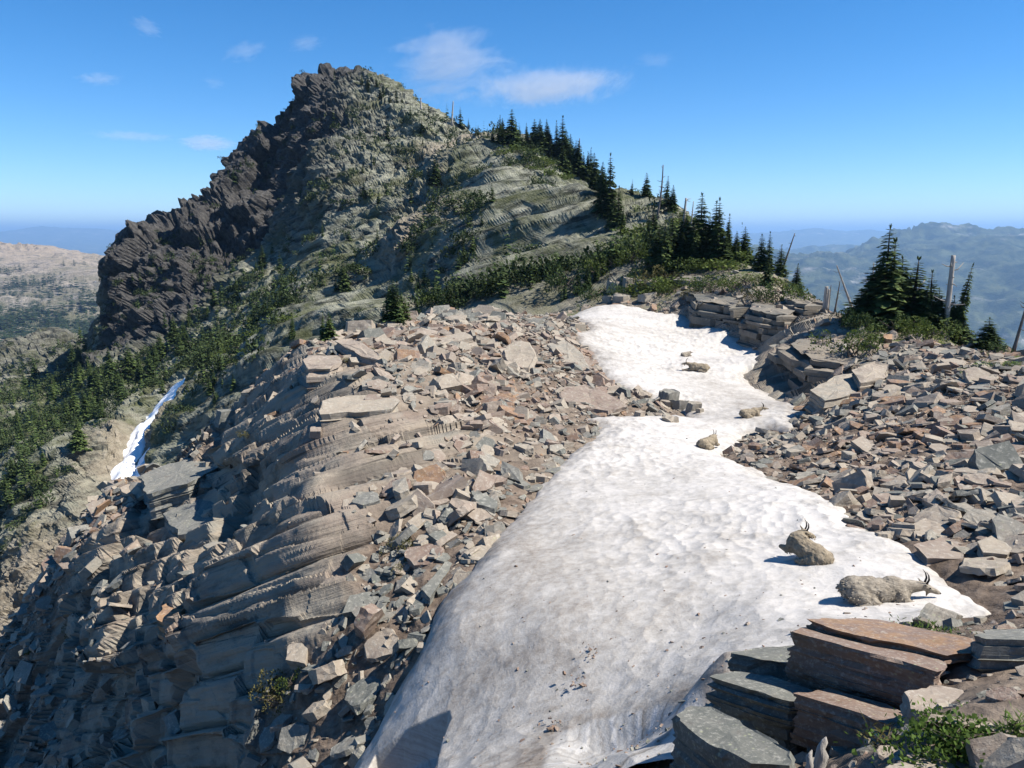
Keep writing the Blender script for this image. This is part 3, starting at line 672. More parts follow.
def far_mat():
    N = NT('far country'); pos = N.n('NewGeometry').outputs['Position']
    g = N.n('NewGeometry'); nz = N.n('SeparateXYZ', {0: g.outputs['Normal']}).outputs[2]
    rng_ = N.n('VectorMath', {0: pos}, operation='LENGTH').outputs['Value']
    left = N.mapr(rng_, 3000, 4000)
    # left: pale bare ridge with dark rock and scattered woods; right: continuous conifer forest broken by pale ledges and slides
    n1 = N.noise(pos, .012, 8, .68); n2 = N.noise(pos, .05, 6, .7); n3 = N.noise(N.scaled(pos, (.0022, .0022, .010)), 1.0, 7, .68)
    n4 = N.noise(pos, .0022, 6, .65)
    zz = N.n('SeparateXYZ', {0: pos}).outputs[2]
    bare = N.mapr(N.math('ADD', zz, N.math('MULTIPLY', N.math('SUBTRACT', n1, .5), 190)), -150, -25)
    lc = N.mix(N.mapr(n2, .45, .62), (0.357,0.315,0.255), (0.145,0.136,0.123))
    lc = N.mix(N.mapr(n1, .52, .60), lc, (0.085,0.111,0.043))
    lc = N.mix(N.math('MULTIPLY', N.mapr(n1, .40, .52), N.math('SUBTRACT', 1.0, bare)), lc, (0.060,0.072,0.043))
    lc = N.mix(N.math('MULTIPLY', bare, .9), lc, N.mix(N.mapr(n2, .50, .66), (0.357,0.289,0.225), (0.145,0.132,0.119)))
    rc = N.mix(N.mapr(N.noise(pos, .006, 9, .7), .40, .62), (0.009,0.017,0.009), (0.085,0.098,0.047))
    rc = N.mix(N.math('MULTIPLY', N.mapr(n3, .55, .66), N.mapr(n4, .46, .60)), rc, (0.289,0.276,0.255))
    col = N.mix(left, lc, rc)
    b = N.bump(n2, .9, 14)
    b = N.bump(N.noise(pos, .25, 4, .7), N.math('SUBTRACT', 1.0, left), 3, b)
    return N.done(N.pbsdf(col, .95, b, .05))
tag(link('far_hills', mesh_np('far_hills', FG.reshape(-1, 3), grid_faces(*FG.shape[:2]), [far_mat()], smooth=True)), kind='structure')

# the plain under everything, out to the horizon
bm_ = [(-120000, -120000, -905), (120000, -120000, -905), (120000, 120000, -905), (-120000, 120000, -905)]
Np = NT('valley floor'); M_PL = Np.done(Np.pbsdf(Np.ramp(Np.noise(Np.n('NewGeometry').outputs['Position'], .0005, 6, .6), [(.3, (.03,.045,.02)), (.7, (.10,.10,.06))]), .95))
tag(link('ground', mesh_np('ground', bm_, np.array([[0, 1, 2, 3]]), [M_PL])), kind='structure')

# the air: pale even haze over the whole country
hz = mesh_np('haze', [(sx_ * 90000, sy_ * 90000, z_) for z_ in (-906.5  , 420.0) for sx_, sy_ in ((-1,-1),(1,-1),(1,1),(-1,1))],
   np.array([[0,3,2,1],[4,5,6,7],[0,1,5,4],[1,2,6,5],[2,3,7,6],[3,0,4,7]]))
Nh = NT('air'); vol = Nh.n('VolumePrincipled', {'Color': (.36,.62,1.0), 'Density': 7.5e-5, 'Anisotropy': 0.1}); Nh.t.links.new(vol.outputs[0], Nh.out.inputs['Volume'])
hz.materials.append(Nh.m)
haze = tag(link('haze', hz), kind='stuff')

# grit and small stones melted out on the snow
sg = np.random.default_rng(55); nst = 420
inside = np.nonzero((poly_sd(SNOW_POLY, SV[:, 0], SV[:, 1]) > .25))[0]
# ---------------------------------------------------------------- loose rock, slabs and ledges
def rock_mat(name, src, scale=1.0, dark=1.0):
    N = NT(name)
    tc = N.n('TexCoord').outputs['Object'] if src == 'object' else N.n('NewGeometry').outputs['Position']
    if src == 'object':
        oi = N.n('ObjectInfo'); t = N.n('SeparateColor', {0: oi.outputs['Color']}).outputs[0]; rnd = oi.outputs['Random']
        vec = N.n('VectorMath', {0: tc, 1: N.n('CombineXYZ', {0: N.math('MULTIPLY', rnd, 91.0), 1: N.math('MULTIPLY', rnd, 37.0), 2: 0.0}).outputs[0]}, operation='ADD').outputs[0]
    else: t = N.attr('tint'); vec = tc
    n1 = N.noise(vec, 2.2 * scale, 7, .68); n2 = N.noise(vec, 11 * scale, 6, .7)
    lam = N.noise(N.scaled(vec, (1.2, 1.2, 16)), scale, 5, .65)
    base = rock_palette(N, N.math('ADD', t, N.math('MULTIPLY', N.math('SUBTRACT', n1, .5), .55)))
    base = N.mix(N.mapr(n2, .52, .72), base, N.mix(.45, base, (.50,.48,.42)))
    base = N.mix(N.math('MULTIPLY', N.mapr(n1, .58, .66), .75), base, N.mix(.6, base, (.06,.055,.05)))
    lich = N.math('MULTIPLY', N.mapr(N.voro(vec, 7 * scale), .22, .12), N.mapr(N.noise(vec, .9 * scale, 3), .52, .6))
    base = N.mix(N.math('MULTIPLY', lich, .6), base, (.30,.31,.20))
    if dark != 1.0: base = N.mix(1.0, base, (dark, dark, dark), 'MULTIPLY')
    b = N.bump(lam, .45, .05 / scale); b = N.bump(n2, .55, .03 / scale, b)
    return N.done(N.pbsdf(base, .85, b, .25))
M_ROCK = rock_mat('rubble stone', 'attr'); M_ROCKI = rock_mat('loose slab stone', 'object')
M_LEDGE = rock_mat('ledge stone', 'attr', .8); M_CLIFF = rock_mat('cliff stone', 'attr', .7, .66); M_FORE = rock_mat('foreground slab stone', 'attr', 2.6)

def hull_rock(seed, fine=False):
    r = random.Random(seed); bm = bmesh.new()
    ax, ay, az = .5, r.uniform(.24, .46), r.choice((.035, .05, .06, .08, .11, .17, .24))
    kind = r.random(); n = r.choice((4, 5, 5, 6, 7))
    pts = []
    ang = [2 * math.pi * (i + r.uniform(-.3, .3)) / n for i in range(n)]
    for a in ang:
        k = r.uniform(.8, 1.0) / max(abs(math.cos(a)), abs(math.sin(a))) ** .7
        x, y = ax * math.cos(a) * k, ay * math.sin(a) * k
        sh = r.uniform(-.25, .25) * az
        pts.append((x, y, -az + sh * .5)); pts.append((x * r.uniform(.86, 1.02) , y * r.uniform(.86, 1.02), az + sh))
    for p in pts: bm.verts.new(p)
    bmesh.ops.convex_hull(bm, input=bm.verts[:])
    bmesh.ops.dissolve_limit(bm, angle_limit=.12, verts=bm.verts[:], edges=bm.edges[:])
    if fine:
        # broken corners and a bedding step
        for _ in range(2):
            d = Vector((r.uniform(-1, 1), r.uniform(-1, 1), r.uniform(-.3, .8))).normalized()
            sup = max((v.co.dot(d) for v in bm.verts)); res = bmesh.ops.bisect_plane(bm, geom=bm.verts[:] + bm.edges[:] + bm.faces[:], plane_co=d * sup * .86, plane_no=d, clear_outer=True)
            ed = [e for e in res['geom_cut'] if isinstance(e, bmesh.types.BMEdge)]
            try: bmesh.ops.contextual_create(bm, geom=ed)
            except Exception: pass
        bmesh.ops.triangulate(bm, faces=[f for f in bm.faces if len(f.verts) > 4])
        bmesh.ops.subdivide_edges(bm, edges=[e for e in bm.edges if e.calc_length() > .16], cuts=2, use_grid_fill=True)
        bmesh.ops.triangulate(bm, faces=bm.faces[:])
        for v in bm.verts: v.co += Vector((r.uniform(-1, 1), r.uniform(-1, 1), r.uniform(-1, 1))) * .013
    bmesh.ops.triangulate(bm, faces=bm.faces[:]); bmesh.ops.recalc_face_normals(bm, faces=bm.faces[:])
    V = np.array([v.co[:] for v in bm.verts], np.float32); bm.verts.index_update()
    Fc = np.array([[v.index for v in f.verts] for f in bm.faces], np.int32); bm.free()
    return V, Fc
PROTO = [hull_rock(100 + i) for i in range(28)]
PROTO_F = [hull_rock(100 + i, True) for i in range(28)]

# where rubble lies: ground faces weighted by true area and by how loose the cover is
fa = fl[(fr < 62)]
pa, pb, pc = GV[fa[:, 0]], GV[fa[:, 1]], GV[fa[:, 3]]
area = np.linalg.norm(np.cross(pb - pa, pc - pa), axis=1)
cen = (GV[fa[:, 0]] + GV[fa[:, 2]]) / 2
rb_f = rubble.reshape(-1)[fa[:, 0]]; bd_f = bedw.reshape(-1)[fa[:, 0]]; sd_f = sd.reshape(-1)[fa[:, 0]]; nz_f = GN[fa[:, 0], 2]; gr_f = green.reshape(-1)[fa[:, 0]]
cu, cv_, cz = project(cen)
inview = (cu > -120) & (cu < 1150) & (cv_ > 200) & (cv_ < 900) & (cz > 1)
clump = sstep(-.5, .4, fbm(cen[:, 0] / 2.5, cen[:, 1] / 2.5, cen[:, 2] / 2.5, 3, 301))
dens = area * (rb_f ** 1.5 * 1.0 + .05) * (1 - .72 * sstep(.45, .85, bd_f)) * np.where((cu < 300) & (cv_ > 430), .35, 1.0) * (.45 + .55 * clump) * sstep(.35, .7, nz_f) * inview * (sd_f < np.where((cen[:, 1] < 12) & (cen[:, 0] > 2.5), -.45, .15)) * (cz > 2.2) * (1 - .55 * sstep(.4, .7, gr_f)) * (1 - .3 * sstep(6.2, 5.2, np.hypot(cen[:, 0], cen[:, 1])))
def scatter(n, smin, med, sig, smax, seed):
    g = np.random.default_rng(seed)
    i = g.choice(len(fa), n, p=dens / dens.sum()); f = fa[i]
    a, b = g.random((2, n, 1)); p = (GV[f[:, 0]] * (1 - a) + GV[f[:, 1]] * a) * (1 - b) + (GV[f[:, 3]] * (1 - a) + GV[f[:, 2]] * a) * b
    return p, GN[f[:, 0]], np.clip(med * np.exp(g.normal(0, sig, n)), smin, smax), g
def rot_between(nrm, g, tilt):
    n = len(nrm); z = nrm * .75 + np.array([0, 0, .25]) + g.normal(0, tilt, (n, 3)); z /= np.linalg.norm(z, axis=1, keepdims=True)
    a = g.random(n) * 2 * np.pi; x = np.stack([np.cos(a), np.sin(a), 0 * a], 1); x -= (x * z).sum(1, keepdims=True) * z; x /= np.linalg.norm(x, axis=1, keepdims=True)
    return np.stack([x, np.cross(z, x), z], 2)
rp, rn, rs_, g1 = scatter(14000, .14, .36, .50, 1.25, 11)
rp2, rn2, rs2, g2 = scatter(16000, .06, .14, .4, .30, 12)
allp = np.concatenate([rp, rp2]); alls = np.concatenate([rs_, rs2]); RM = np.concatenate([rot_between(rn, g1, .34), rot_between(rn2, g2, .35)])
alln = np.concatenate([rn, rn2])
fm = np.nonzero((np.hypot(cen[:, 0], cen[:, 1]) < 6.6) & (cu > 560) & (cz > 1.6) & (nz_f > .45))[0]
gi = np.random.default_rng(21); fi = gi.choice(fm, 900, p=area[fm] / area[fm].sum()); allp = np.concatenate([allp, cen[fi]]); alls = np.concatenate([alls, np.clip(.07 * np.exp(gi.normal(0, .55, 900)), .02, .26)]); RM = np.concatenate([RM, rot_between(GN[fa[fi, 0]], gi, .35)]); alln = np.concatenate([alln, GN[fa[fi, 0]]])
alls = alls * np.where((allp[:, 0] < -.0) & (allp[:, 1] > 17), 1.45, 1.0) * np.where((allp[:, 1] < 7) & (np.arange(len(allp)) < 30000), .5, 1)
nR = len(allp); pid = g1.integers(0, len(PROTO), nR)
left_side = allp[:, 0] < -1 + .0 * allp[:, 1]
tn = .42 + .30 * fbm(allp[:, 0] / 5, allp[:, 1] / 5, allp[:, 2] / 5, 3, 307) * 1.6 + g1.normal(0, .23, nR)
tn += np.where(allp[:, 0] > 3, .10, 0) - np.where(left_side & (allp[:, 1] < 22), .14, 0)
tint = np.clip(tn, .02, .86 + .1 * (g1.random(nR) < .15))
allp = allp + alln * (alls * .05)[:, None]
ru, rv, rz = project(allp)
zb = np.full(nR, 1e9)
inf = (ru > -20) & (ru < 1044) & (rv > 0) & (rv < 788) & (rz > 1)
for j in np.nonzero(inf)[0]:
    a, b = int(rv[j] + 60), int(ru[j] + 260); zb[j] = ZB[a - 2:a + 3, b - 2:b + 3].min()
seen = inf & (rz < zb * 1.06 + .8) & (ru > 5) & (ru < 1019) & (rv < 763)
pxs = np.where(seen, alls / np.maximum(rz, .1) * F_PX, 0)
N_IND = 235
ind = np.argsort(-pxs)[:N_IND]; is_ind = np.zeros(nR, bool); is_ind[ind] = True
Vs, Fs, Ts_, off = [], [], [], 0
for k, (V, Fc) in enumerate(PROTO):
    s = np.nonzero((pid == k) & ~is_ind)[0]
    if not len(s): continue
    W = np.einsum('nij,vj->nvi', RM[s], V) * alls[s][:, None, None] + allp[s][:, None, :]
    Vs.append(W.reshape(-1, 3)); Fs.append((Fc[None] + (off + np.arange(len(s)) * len(V))[:, None, None]).reshape(-1, 3)); Ts_.append(np.repeat(tint[s], len(V))); off += len(s) * len(V)
tag(link('scree', mesh_np('scree', np.concatenate(Vs), np.concatenate(Fs), [M_ROCK], attrs={'tint': np.concatenate(Ts_)})), kind='stuff')

ROCK_ME = [mesh_np('rock', V, Fc, [M_ROCKI]) for V, Fc in PROTO_F]
def tint_word(t): return 'grey-green' if t < .32 else 'tan' if t < .52 else 'pinkish brown' if t < .70 else 'dark brown' if t < .87 else 'rust-coloured'
SHAPE_AZ = [max(abs(V[:, 2])) * 2 for V, _ in PROTO]
for j in ind:
    th = SHAPE_AZ[pid[j]]; shp = 'thin flat slab' if th < .17 else 'thick slab' if th < .28 else 'blocky stone'
    u, v = ru[j], rv[j]
    if rz[j] < 6.5: reg, grp = 'in the dirt beside the dark foreground ledges', 'stones around the foreground ledges'
    elif u > 700 and v > 480: reg, grp = 'in the scree above the two large goats', 'scree stones beside the two large goats'
    elif u > 700 and v > 415: reg, grp = 'halfway up the right-hand scree', 'scree stones on the middle of the right slope'
    elif u > 700: reg, grp = 'high on the scree below the firs', 'scree stones below the firs'
    elif v < 372: reg, grp = 'on the broken crest of the left rib', 'stones on the crest of the left rib'
    elif v < 470 and u > 420: reg, grp = 'in the jumble left of the narrow snow', 'stones left of the narrow snow'
    elif u < 250: reg, grp = 'on the shaded buttress above the deep gully', 'stones on the buttress above the gully'
    elif v < 560: reg, grp = 'on the bedded cliff left of the snow', 'stones on the bedded cliff'
    else: reg, grp = 'in the talus along the grey snow edge', 'stones in the talus gully'
    o = link('rock', ROCK_ME[pid[j]], loc=allp[j]); o.rotation_euler = Matrix(RM[j].tolist()).to_euler(); o.scale = (alls[j],) * 3
    o.color = (float(tint[j]), 0, 0, 1)
    tag(o, f'{tint_word(tint[j])} {shp} lying {reg}', 'rock', grp)

fr_v = Rg.reshape(-1)
NG = np.nonzero(fr_v < 75)[0]
def ground_z(x, y):
    d = (GV[NG, 0] - x) ** 2 + (GV[NG, 1] - y) ** 2; k = np.argpartition(d, 12)[:12]; return GV[NG[k], 2].mean()
# ---- slabs with an outline of their own
def slab_mesh(top, thick, seed, step=.12, rough=.03, lam=.05, down=None, inset=.0):
    top = np.array(top, float); n = len(top); c = top.mean(0)
    nrm = np.zeros(3)
    for i in range(n): nrm += np.cross(top[i] - c, top[(i + 1) % n] - c)
    if nrm[2] < 0: top = top[::-1]; nrm = -nrm
    nrm /= np.linalg.norm(nrm)
    dn = -nrm * .5 + np.array([0, 0, -.5]) if down is None else np.array(down, float); dn /= np.linalg.norm(dn)
    ring = []
    for i in range(n):
        a, b = top[i], top[(i + 1) % n]; m = max(1, int(round(np.linalg.norm(b - a) / step)))
        for k in range(m): ring.append(a + (b - a) * k / m)
    ring = np.array(ring); m = len(ring)
    rad = ring - c; rl = np.linalg.norm(rad, axis=1, keepdims=True); rd = rad / np.maximum(rl, 1e-6)
    g = np.random.default_rng(seed)
    j1 = fbm(ring[:, 0] / (step * 5) + seed, ring[:, 1] / (step * 5), ring[:, 2] / (step * 5), 4, seed, .6)
    rows = max(3, int(thick / lam)); lay = np.cumsum(g.uniform(.5, 1.8, rows)); lay = np.concatenate([[0], lay / lay[-1]])
    V = []; F = []
    # top: three rings in towards the middle, gently uneven
    for q in (.0, .35, .7, .92):
        r = c + (ring - c) * q if q else None
        if q == 0: V.append(c[None] + nrm * rough * .2); continue
        dz = fbm(r[:, 0] / (step * 4), r[:, 1] / (step * 4), r[:, 2] * 0 + seed, 4, seed + 3, .6)[:, None] * rough * 1.0
        V.append(r + nrm * dz + rd * (j1 * rough * 2)[:, None] * q)
    for k in range(rows + 1):
        t = lay[k]; o = (g.uniform(-1, .6) * lam * .75 if 0 < k else -.1 * lam) - inset * t
        blk = (rnd01(np.floor(np.arange(m) / (2 + k % 4)).astype(np.int64), np.full(m, k // 2), np.zeros(m, np.int64), seed) - .5) * lam * 1.1
        lr = ring + rd * (j1 * rough * 2 + o + blk)[:, None] + dn * (thick * t + (g.uniform(-.3, .3) * lam * .3))
        V.append(lr)
        if 0 < k < rows:                                                       # a narrow step gives each lamina its own edge
            V.append(lr + rd * (g.uniform(-1, 1) * lam * .7) + dn * lam * .10)
    nr = len(V) - 1
    V = np.concatenate(V)
    idx = 1 + np.arange(nr * m).reshape(nr, m)
    for k in range(nr - 1):
        F.append(np.stack([idx[k], np.roll(idx[k], -1), np.roll(idx[k + 1], -1), idx[k + 1]], -1)[:, ::-1])
    tri = [np.stack([np.zeros(m, int), idx[0], np.roll(idx[0], -1)], -1)]
    V = np.concatenate([V, (c + dn * thick)[None]]); last = len(V) - 1
    tri.append(np.stack([np.full(m, last), np.roll(idx[-1], -1), idx[-1]], -1))
    return V, [np.concatenate(F), np.concatenate(tri)]
def slab(name, label, px, thick, tint, mat, group=None, cat='rock', seed=1, lift=0, **kw):
    top = [P(*q) + np.array([0, 0, lift]) for q in px]
    if mat is not M_FORE:                                                  # bed it into the ground it lies on
        c0 = np.mean(top, 0); dz = ground_z(c0[0], c0[1]) + min(.5 * thick, .5) - c0[2]; top = [q + np.array([0, 0, np.clip(dz, -1.2, 1.2)]) for q in top]; print('slab', seed, round(float(dz), 2))
    V, F = slab_mesh(top, thick, seed, **kw)
    c = V.mean(0)
    o = link(name, mesh_np(name, V - c, F, [mat], attrs={'tint': np.full(len(V), tint)}), loc=c)
    return tag(o, label, cat, group)
def onto(px, dY=0.0):
    return [tuple(q) for q in px]
KF = dict(step=.055, rough=.016, lam=.035)
slab('rock', 'biggest dark foreground block, its tall front in shade, a rust slab on top', [(790,631,5.2),(806,627,5.45),(870,636,5.3),(930,650,5.0),(950,664,4.62),(938,672,4.5),(905,662,4.62),(870,653,4.75),(830,642,4.98)], .46, .80, M_FORE, seed=3, down=(.03, .12, -1), **KF)
slab('rock', 'thin rust-orange slab lying over the biggest dark foreground block', [(806,625,5.42),(850,624,5.6),(880,626,5.6),(920,634,5.4),(972,645,5.0),(985,652,4.85),(975,660,4.75),(945,662,4.70),(905,652,4.85),(870,645,5.0),(835,636,5.2)], .07, .86, M_FORE, seed=5, lift=.05, down=(0, .1, -1), **KF)
slab('rock', 'flat blue-grey ledge tucked behind the left end of the biggest block', [(731,653,5.75),(752,648,6.0),(793,645,6.0),(812,655,5.7),(805,668,5.45),(772,661,5.55)], .34, .04, M_FORE, seed=7, down=(.05, .15, -1), **KF)
slab('rock', 'blue-grey step ledge in the middle of the foreground stack', [(711,677,5.2),(733,671,5.4),(770,675,5.35),(812,690,5.0),(820,702,4.8),(790,702,4.75),(757,692,4.9)], .40, .06, M_FORE, seed=9, down=(.05, .12, -1), **KF)
slab('rock', 'dark ledge with a narrow sunlit edge below the biggest block', [(797,694,4.72),(830,688,4.9),(885,704,4.65),(925,724,4.25),(912,732,4.1),(880,721,4.25),(840,707,4.5)], .40, .78, M_FORE, seed=11, down=(.02, .1, -1), **KF)
slab('rock', 'lowest grey-green ledge at the bottom edge, sloping towards the viewer', [(672,714,4.7),(692,707,4.85),(712,708,4.8),(745,724,4.5),(792,752,4.1),(786,764,3.98),(750,762,4.02),(710,744,4.3)], .62, .05, M_FORE, seed=13, down=(.05, .1, -1), **KF)
slab('rock', 'grey-topped square block at the right edge casting a shadow on dirt', [(975,635,4.75),(990,629,4.95),(1060,627,5.0),(1075,640,4.6),(1030,640,4.55),(985,639,4.6)], .24, .12, M_FORE, seed=15, down=(0, .05, -1), **KF)
slab('rock', 'flat tan slab lying in the dirt at the bottom edge', [(890,768,3.1),(922,754,3.28),(975,756,3.26),(985,775,3.05),(960,800,2.8),(900,795,2.85)], .09, .50, M_FORE, seed=17, **KF)
slab('rock', 'tan stone in the bottom corner beside the green plant', [(998,746,3.38),(1020,740,3.45),(1060,745,3.4),(1050,775,3.05),(1005,765,3.15)], .12, .52, M_FORE, seed=19, **KF)
slab('rock', 'cracked dark stone between the biggest block and the leafy plant', [(905,692,4.2),(930,684,4.35),(962,690,4.3),(972,708,4.05),(940,716,3.95),(912,708,4.05)], .16, .60, M_FORE, seed=21, **KF)
slab('rock', 'small grey slab leaning by the dirt below the rust slab', [(960,705,4.05),(985,698,4.15),(1002,712,3.98),(985,728,3.8),(965,722,3.85)], .10, .2, M_FORE, seed=23, **KF)
KL = dict(step=.26, rough=.13, lam=.13)
LG = 'bedded slabs along the left rib'
slab('rock', 'long tan table of rock capping the bedded cliff', [(318,412,24.6),(345,406,25.6),(390,404,26),(396,412,25),(392,420,24.2),(355,424,23.8),(323,425,23.6)], .75, .42, M_LEDGE, seed=31, lift=.15, **KL)
slab('rock', 'blocky brown rock with a shaded left side at the cliff brink', [(303,372,30.3),(312,367,31.5),(338,367,31.8),(343,374,30.4),(330,380,29.6),(309,381,29.4)], 1.25, .60, M_LEDGE, seed=33, lift=.35, **KL)
slab('rock', 'long pinkish slab sloping right from the brown block at the brink', [(336,362,32.6),(352,360,33.2),(381,375,31.2),(380,384,30.3),(362,379,30.8)], .40, .60, M_LEDGE, seed=35, lift=.25, **KL)
slab('rock', 'long orange-tan plank of rock on the crest of the left rib', [(408,355,35.3),(440,346,36.8),(466,341,37.6),(472,347,36.4),(440,356,35),(409,361,34.3)], .45, .50, M_LEDGE, seed=37, lift=.30, **KL)
slab('rock', 'dark upright block standing above the jumble left of the snow', [(505,352,34.2),(514,342,35.2),(530,344,35),(538,358,33.6),(528,368,32.8),(512,366,33)], 1.0, .45, M_LEDGE, seed=39, lift=.45, **KL)
slab('rock', 'broad smooth grey slab tilted towards the snow below the rib crest', [(548,340,39),(565,335,40.5),(578,345,38.6),(590,364,35.4),(572,362,35.4),(556,352,37)], .35, .34, M_LEDGE, seed=41, lift=.20, **KL)
slab('rock', 'thin grey ledge reaching out over the snow edge', [(552,381,31.8),(575,377,32.6),(592,384,31.4),(585,391,30.5),(560,389,30.6)], .35, .30, M_LEDGE, seed=43, lift=.20, **KL)
slab('rock', 'reddish-brown ledge ending in a point between the two snow lobes', [(555,395,29.8),(585,391,30.6),(612,402,29.2),(628,414,28),(610,420,27.4),(580,414,27.8),(560,406,28.6)], .55, .70, M_LEDGE, seed=45, lift=.20, **KL)
slab('rock', 'pale flat-topped slab at the top of the shaded buttress', [(140,503,34.5),(165,490,36.5),(210,480,37),(222,492,34),(190,512,31.5),(150,522,31.5)], 1.2, .18, M_LEDGE, seed=55, lift=.5, **KL)
slab('rock', 'grey tilted slab below the pale one on the shaded buttress', [(165,530,30),(200,512,31.5),(228,520,29.5),(215,548,26.8),(180,552,27.2)], .9, .15, M_LEDGE, seed=57, lift=.4, **KL)
slab('rock', 'orange-faced block wedged in the shadowed cleft', [(160,602,21.6),(178,594,22.2),(186,606,21.2),(172,622,20.2),(158,616,20.6)], .55, .92, M_LEDGE, seed=59, lift=.35, **KL)
slab('rock', 'large tan boulder with a flat sunlit top at the foot of the brown cliff', [(806,421,27.4),(832,405,29.6),(850,402,30),(856,418,28.2),(846,428,26.8),(822,433,26.4)], 1.0, .36, M_LEDGE, seed=61, lift=.25, **KL)
slab('rock', 'dark slab stacked beside the large tan boulder', [(852,408,29.2),(872,398,30.4),(884,402,30),(880,418,28.2),(858,422,27.6)], .8, .5, M_LEDGE, seed=63, lift=.30, **KL)
KT = dict(step=.14, rough=.02, lam=.06)
TG = 'long slabs in the talus'
slab('rock', 'long grey-green plank of stone tilted in the talus by the snow edge', [(421,600,14.0),(446,570,15.2),(454,574,15.1),(430,608,13.7)], .16, .10, M_LEDGE, seed=71, lift=.22, **KT)
slab('rock', 'second grey-green plank, shorter, lower in the talus', [(369,618,14.0),(385,592,14.9),(393,595,14.8),(378,624,13.8)], .16, .12, M_LEDGE, seed=73, lift=.22, **KT)
slab('rock', 'tan plank of stone pointing at the snow above the brown cushion plant', [(408,532,17.0),(436,512,17.9),(441,518,17.6),(414,540,16.7)], .18, .42, M_LEDGE, seed=75, lift=.25, **KT)
slab('rock', 'long narrow tan slab lying across the scree above the alert goat', [(850,448,20),(862,443,20.6),(893,464,18.8),(884,472,18.2)], .18, .50, M_LEDGE, seed=77, lift=.22, **KT)
slab('rock', 'large pinkish slab in the scree right above the snow edge', [(912,566,11.3),(940,556,11.7),(965,566,11.3),(960,580,10.8),(925,580,10.8)], .20, .66, M_LEDGE, seed=79, lift=.12, **KT)
slab('rock', 'square grey-brown slab tilted up from the lower scree', [(910,536,12.6),(930,528,13),(952,540,12.4),(940,553,11.9),(916,549,12.0)], .16, .48, M_LEDGE, seed=81, lift=.2, **KT)
slab('rock', 'pale thick slab near the right edge of the scree', [(975,560,11.0),(1000,548,11.5),(1020,558,11.1),(1005,574,10.5),(980,572,10.6)], .22, .42, M_LEDGE, seed=83, lift=.18, **KT)
slab('rock', 'broad tan slab leaning against the right edge of the scree', [(1005,430,19.4),(1024,424,20),(1050,432,19.3),(1040,446,18.2),(1010,444,18.4)], .3, .45, M_LEDGE, seed=85, lift=.2, **KT)
# rocks breaking through the narrow part of the snow
BOULD = [(V * np.array([1, 1, 1.9])) for V, _ in PROTO_F]
def boulder(u, v, wpx, hpx, t, k, label, group, rz=0.0, tilt=0.0):
    p = on_snow(u, v); s = p.y / F_PX; V = PROTO_F[k][0]; ext = V.max(0) - V.min(0)
    o = link('rock', ROCK_ME[k], loc=p + Vector((0, 0, hpx * s * .22))); o.scale = (wpx * s / ext[0], wpx * s * .75 / ext[1], hpx * s * 1.25 / ext[2]); o.rotation_euler = (tilt, tilt * .6, rz); o.color = (t, 0, 0, 1)
    return tag(o, label, 'rock', group)
GS = 'rocks poking through the narrow snow'
for u, v, w, h, t, k, lb, rz, tl in ((642,404,22,16,.50,3,'pointed brown rock, leftmost of the cluster in the narrow snow',.3,.25),(668,404,28,17,.22,6,'largest cracked grey rock of the cluster in the snow',1.1,.12),(680,409,24,11,.28,9,'low dark rock in the middle of the cluster in the snow',-.4,-.1),(695,409,20,9,.33,12,'rock at the right end of the cluster in the snow',.7,.1),
   (656,410,16,9,.6,15,'small brown rock between the pointed and the largest one',.2,.2),(668,424,20,11,.42,17,'brown rock just below the cluster in the snow',2.0,-.15),(630,411,26,13,.62,20,'brown rock where the left rib touches the snow',.5,.2),(640,418,16,8,.50,22,'small slab below the rock where the rib touches the snow',1.4,.1),
   (700,412,9,5,.4,5,'pebble-sized rock right of the cluster in the snow',0,0)):
    boulder(u, v, w, h, t, k, lb, GS, rz, tl)

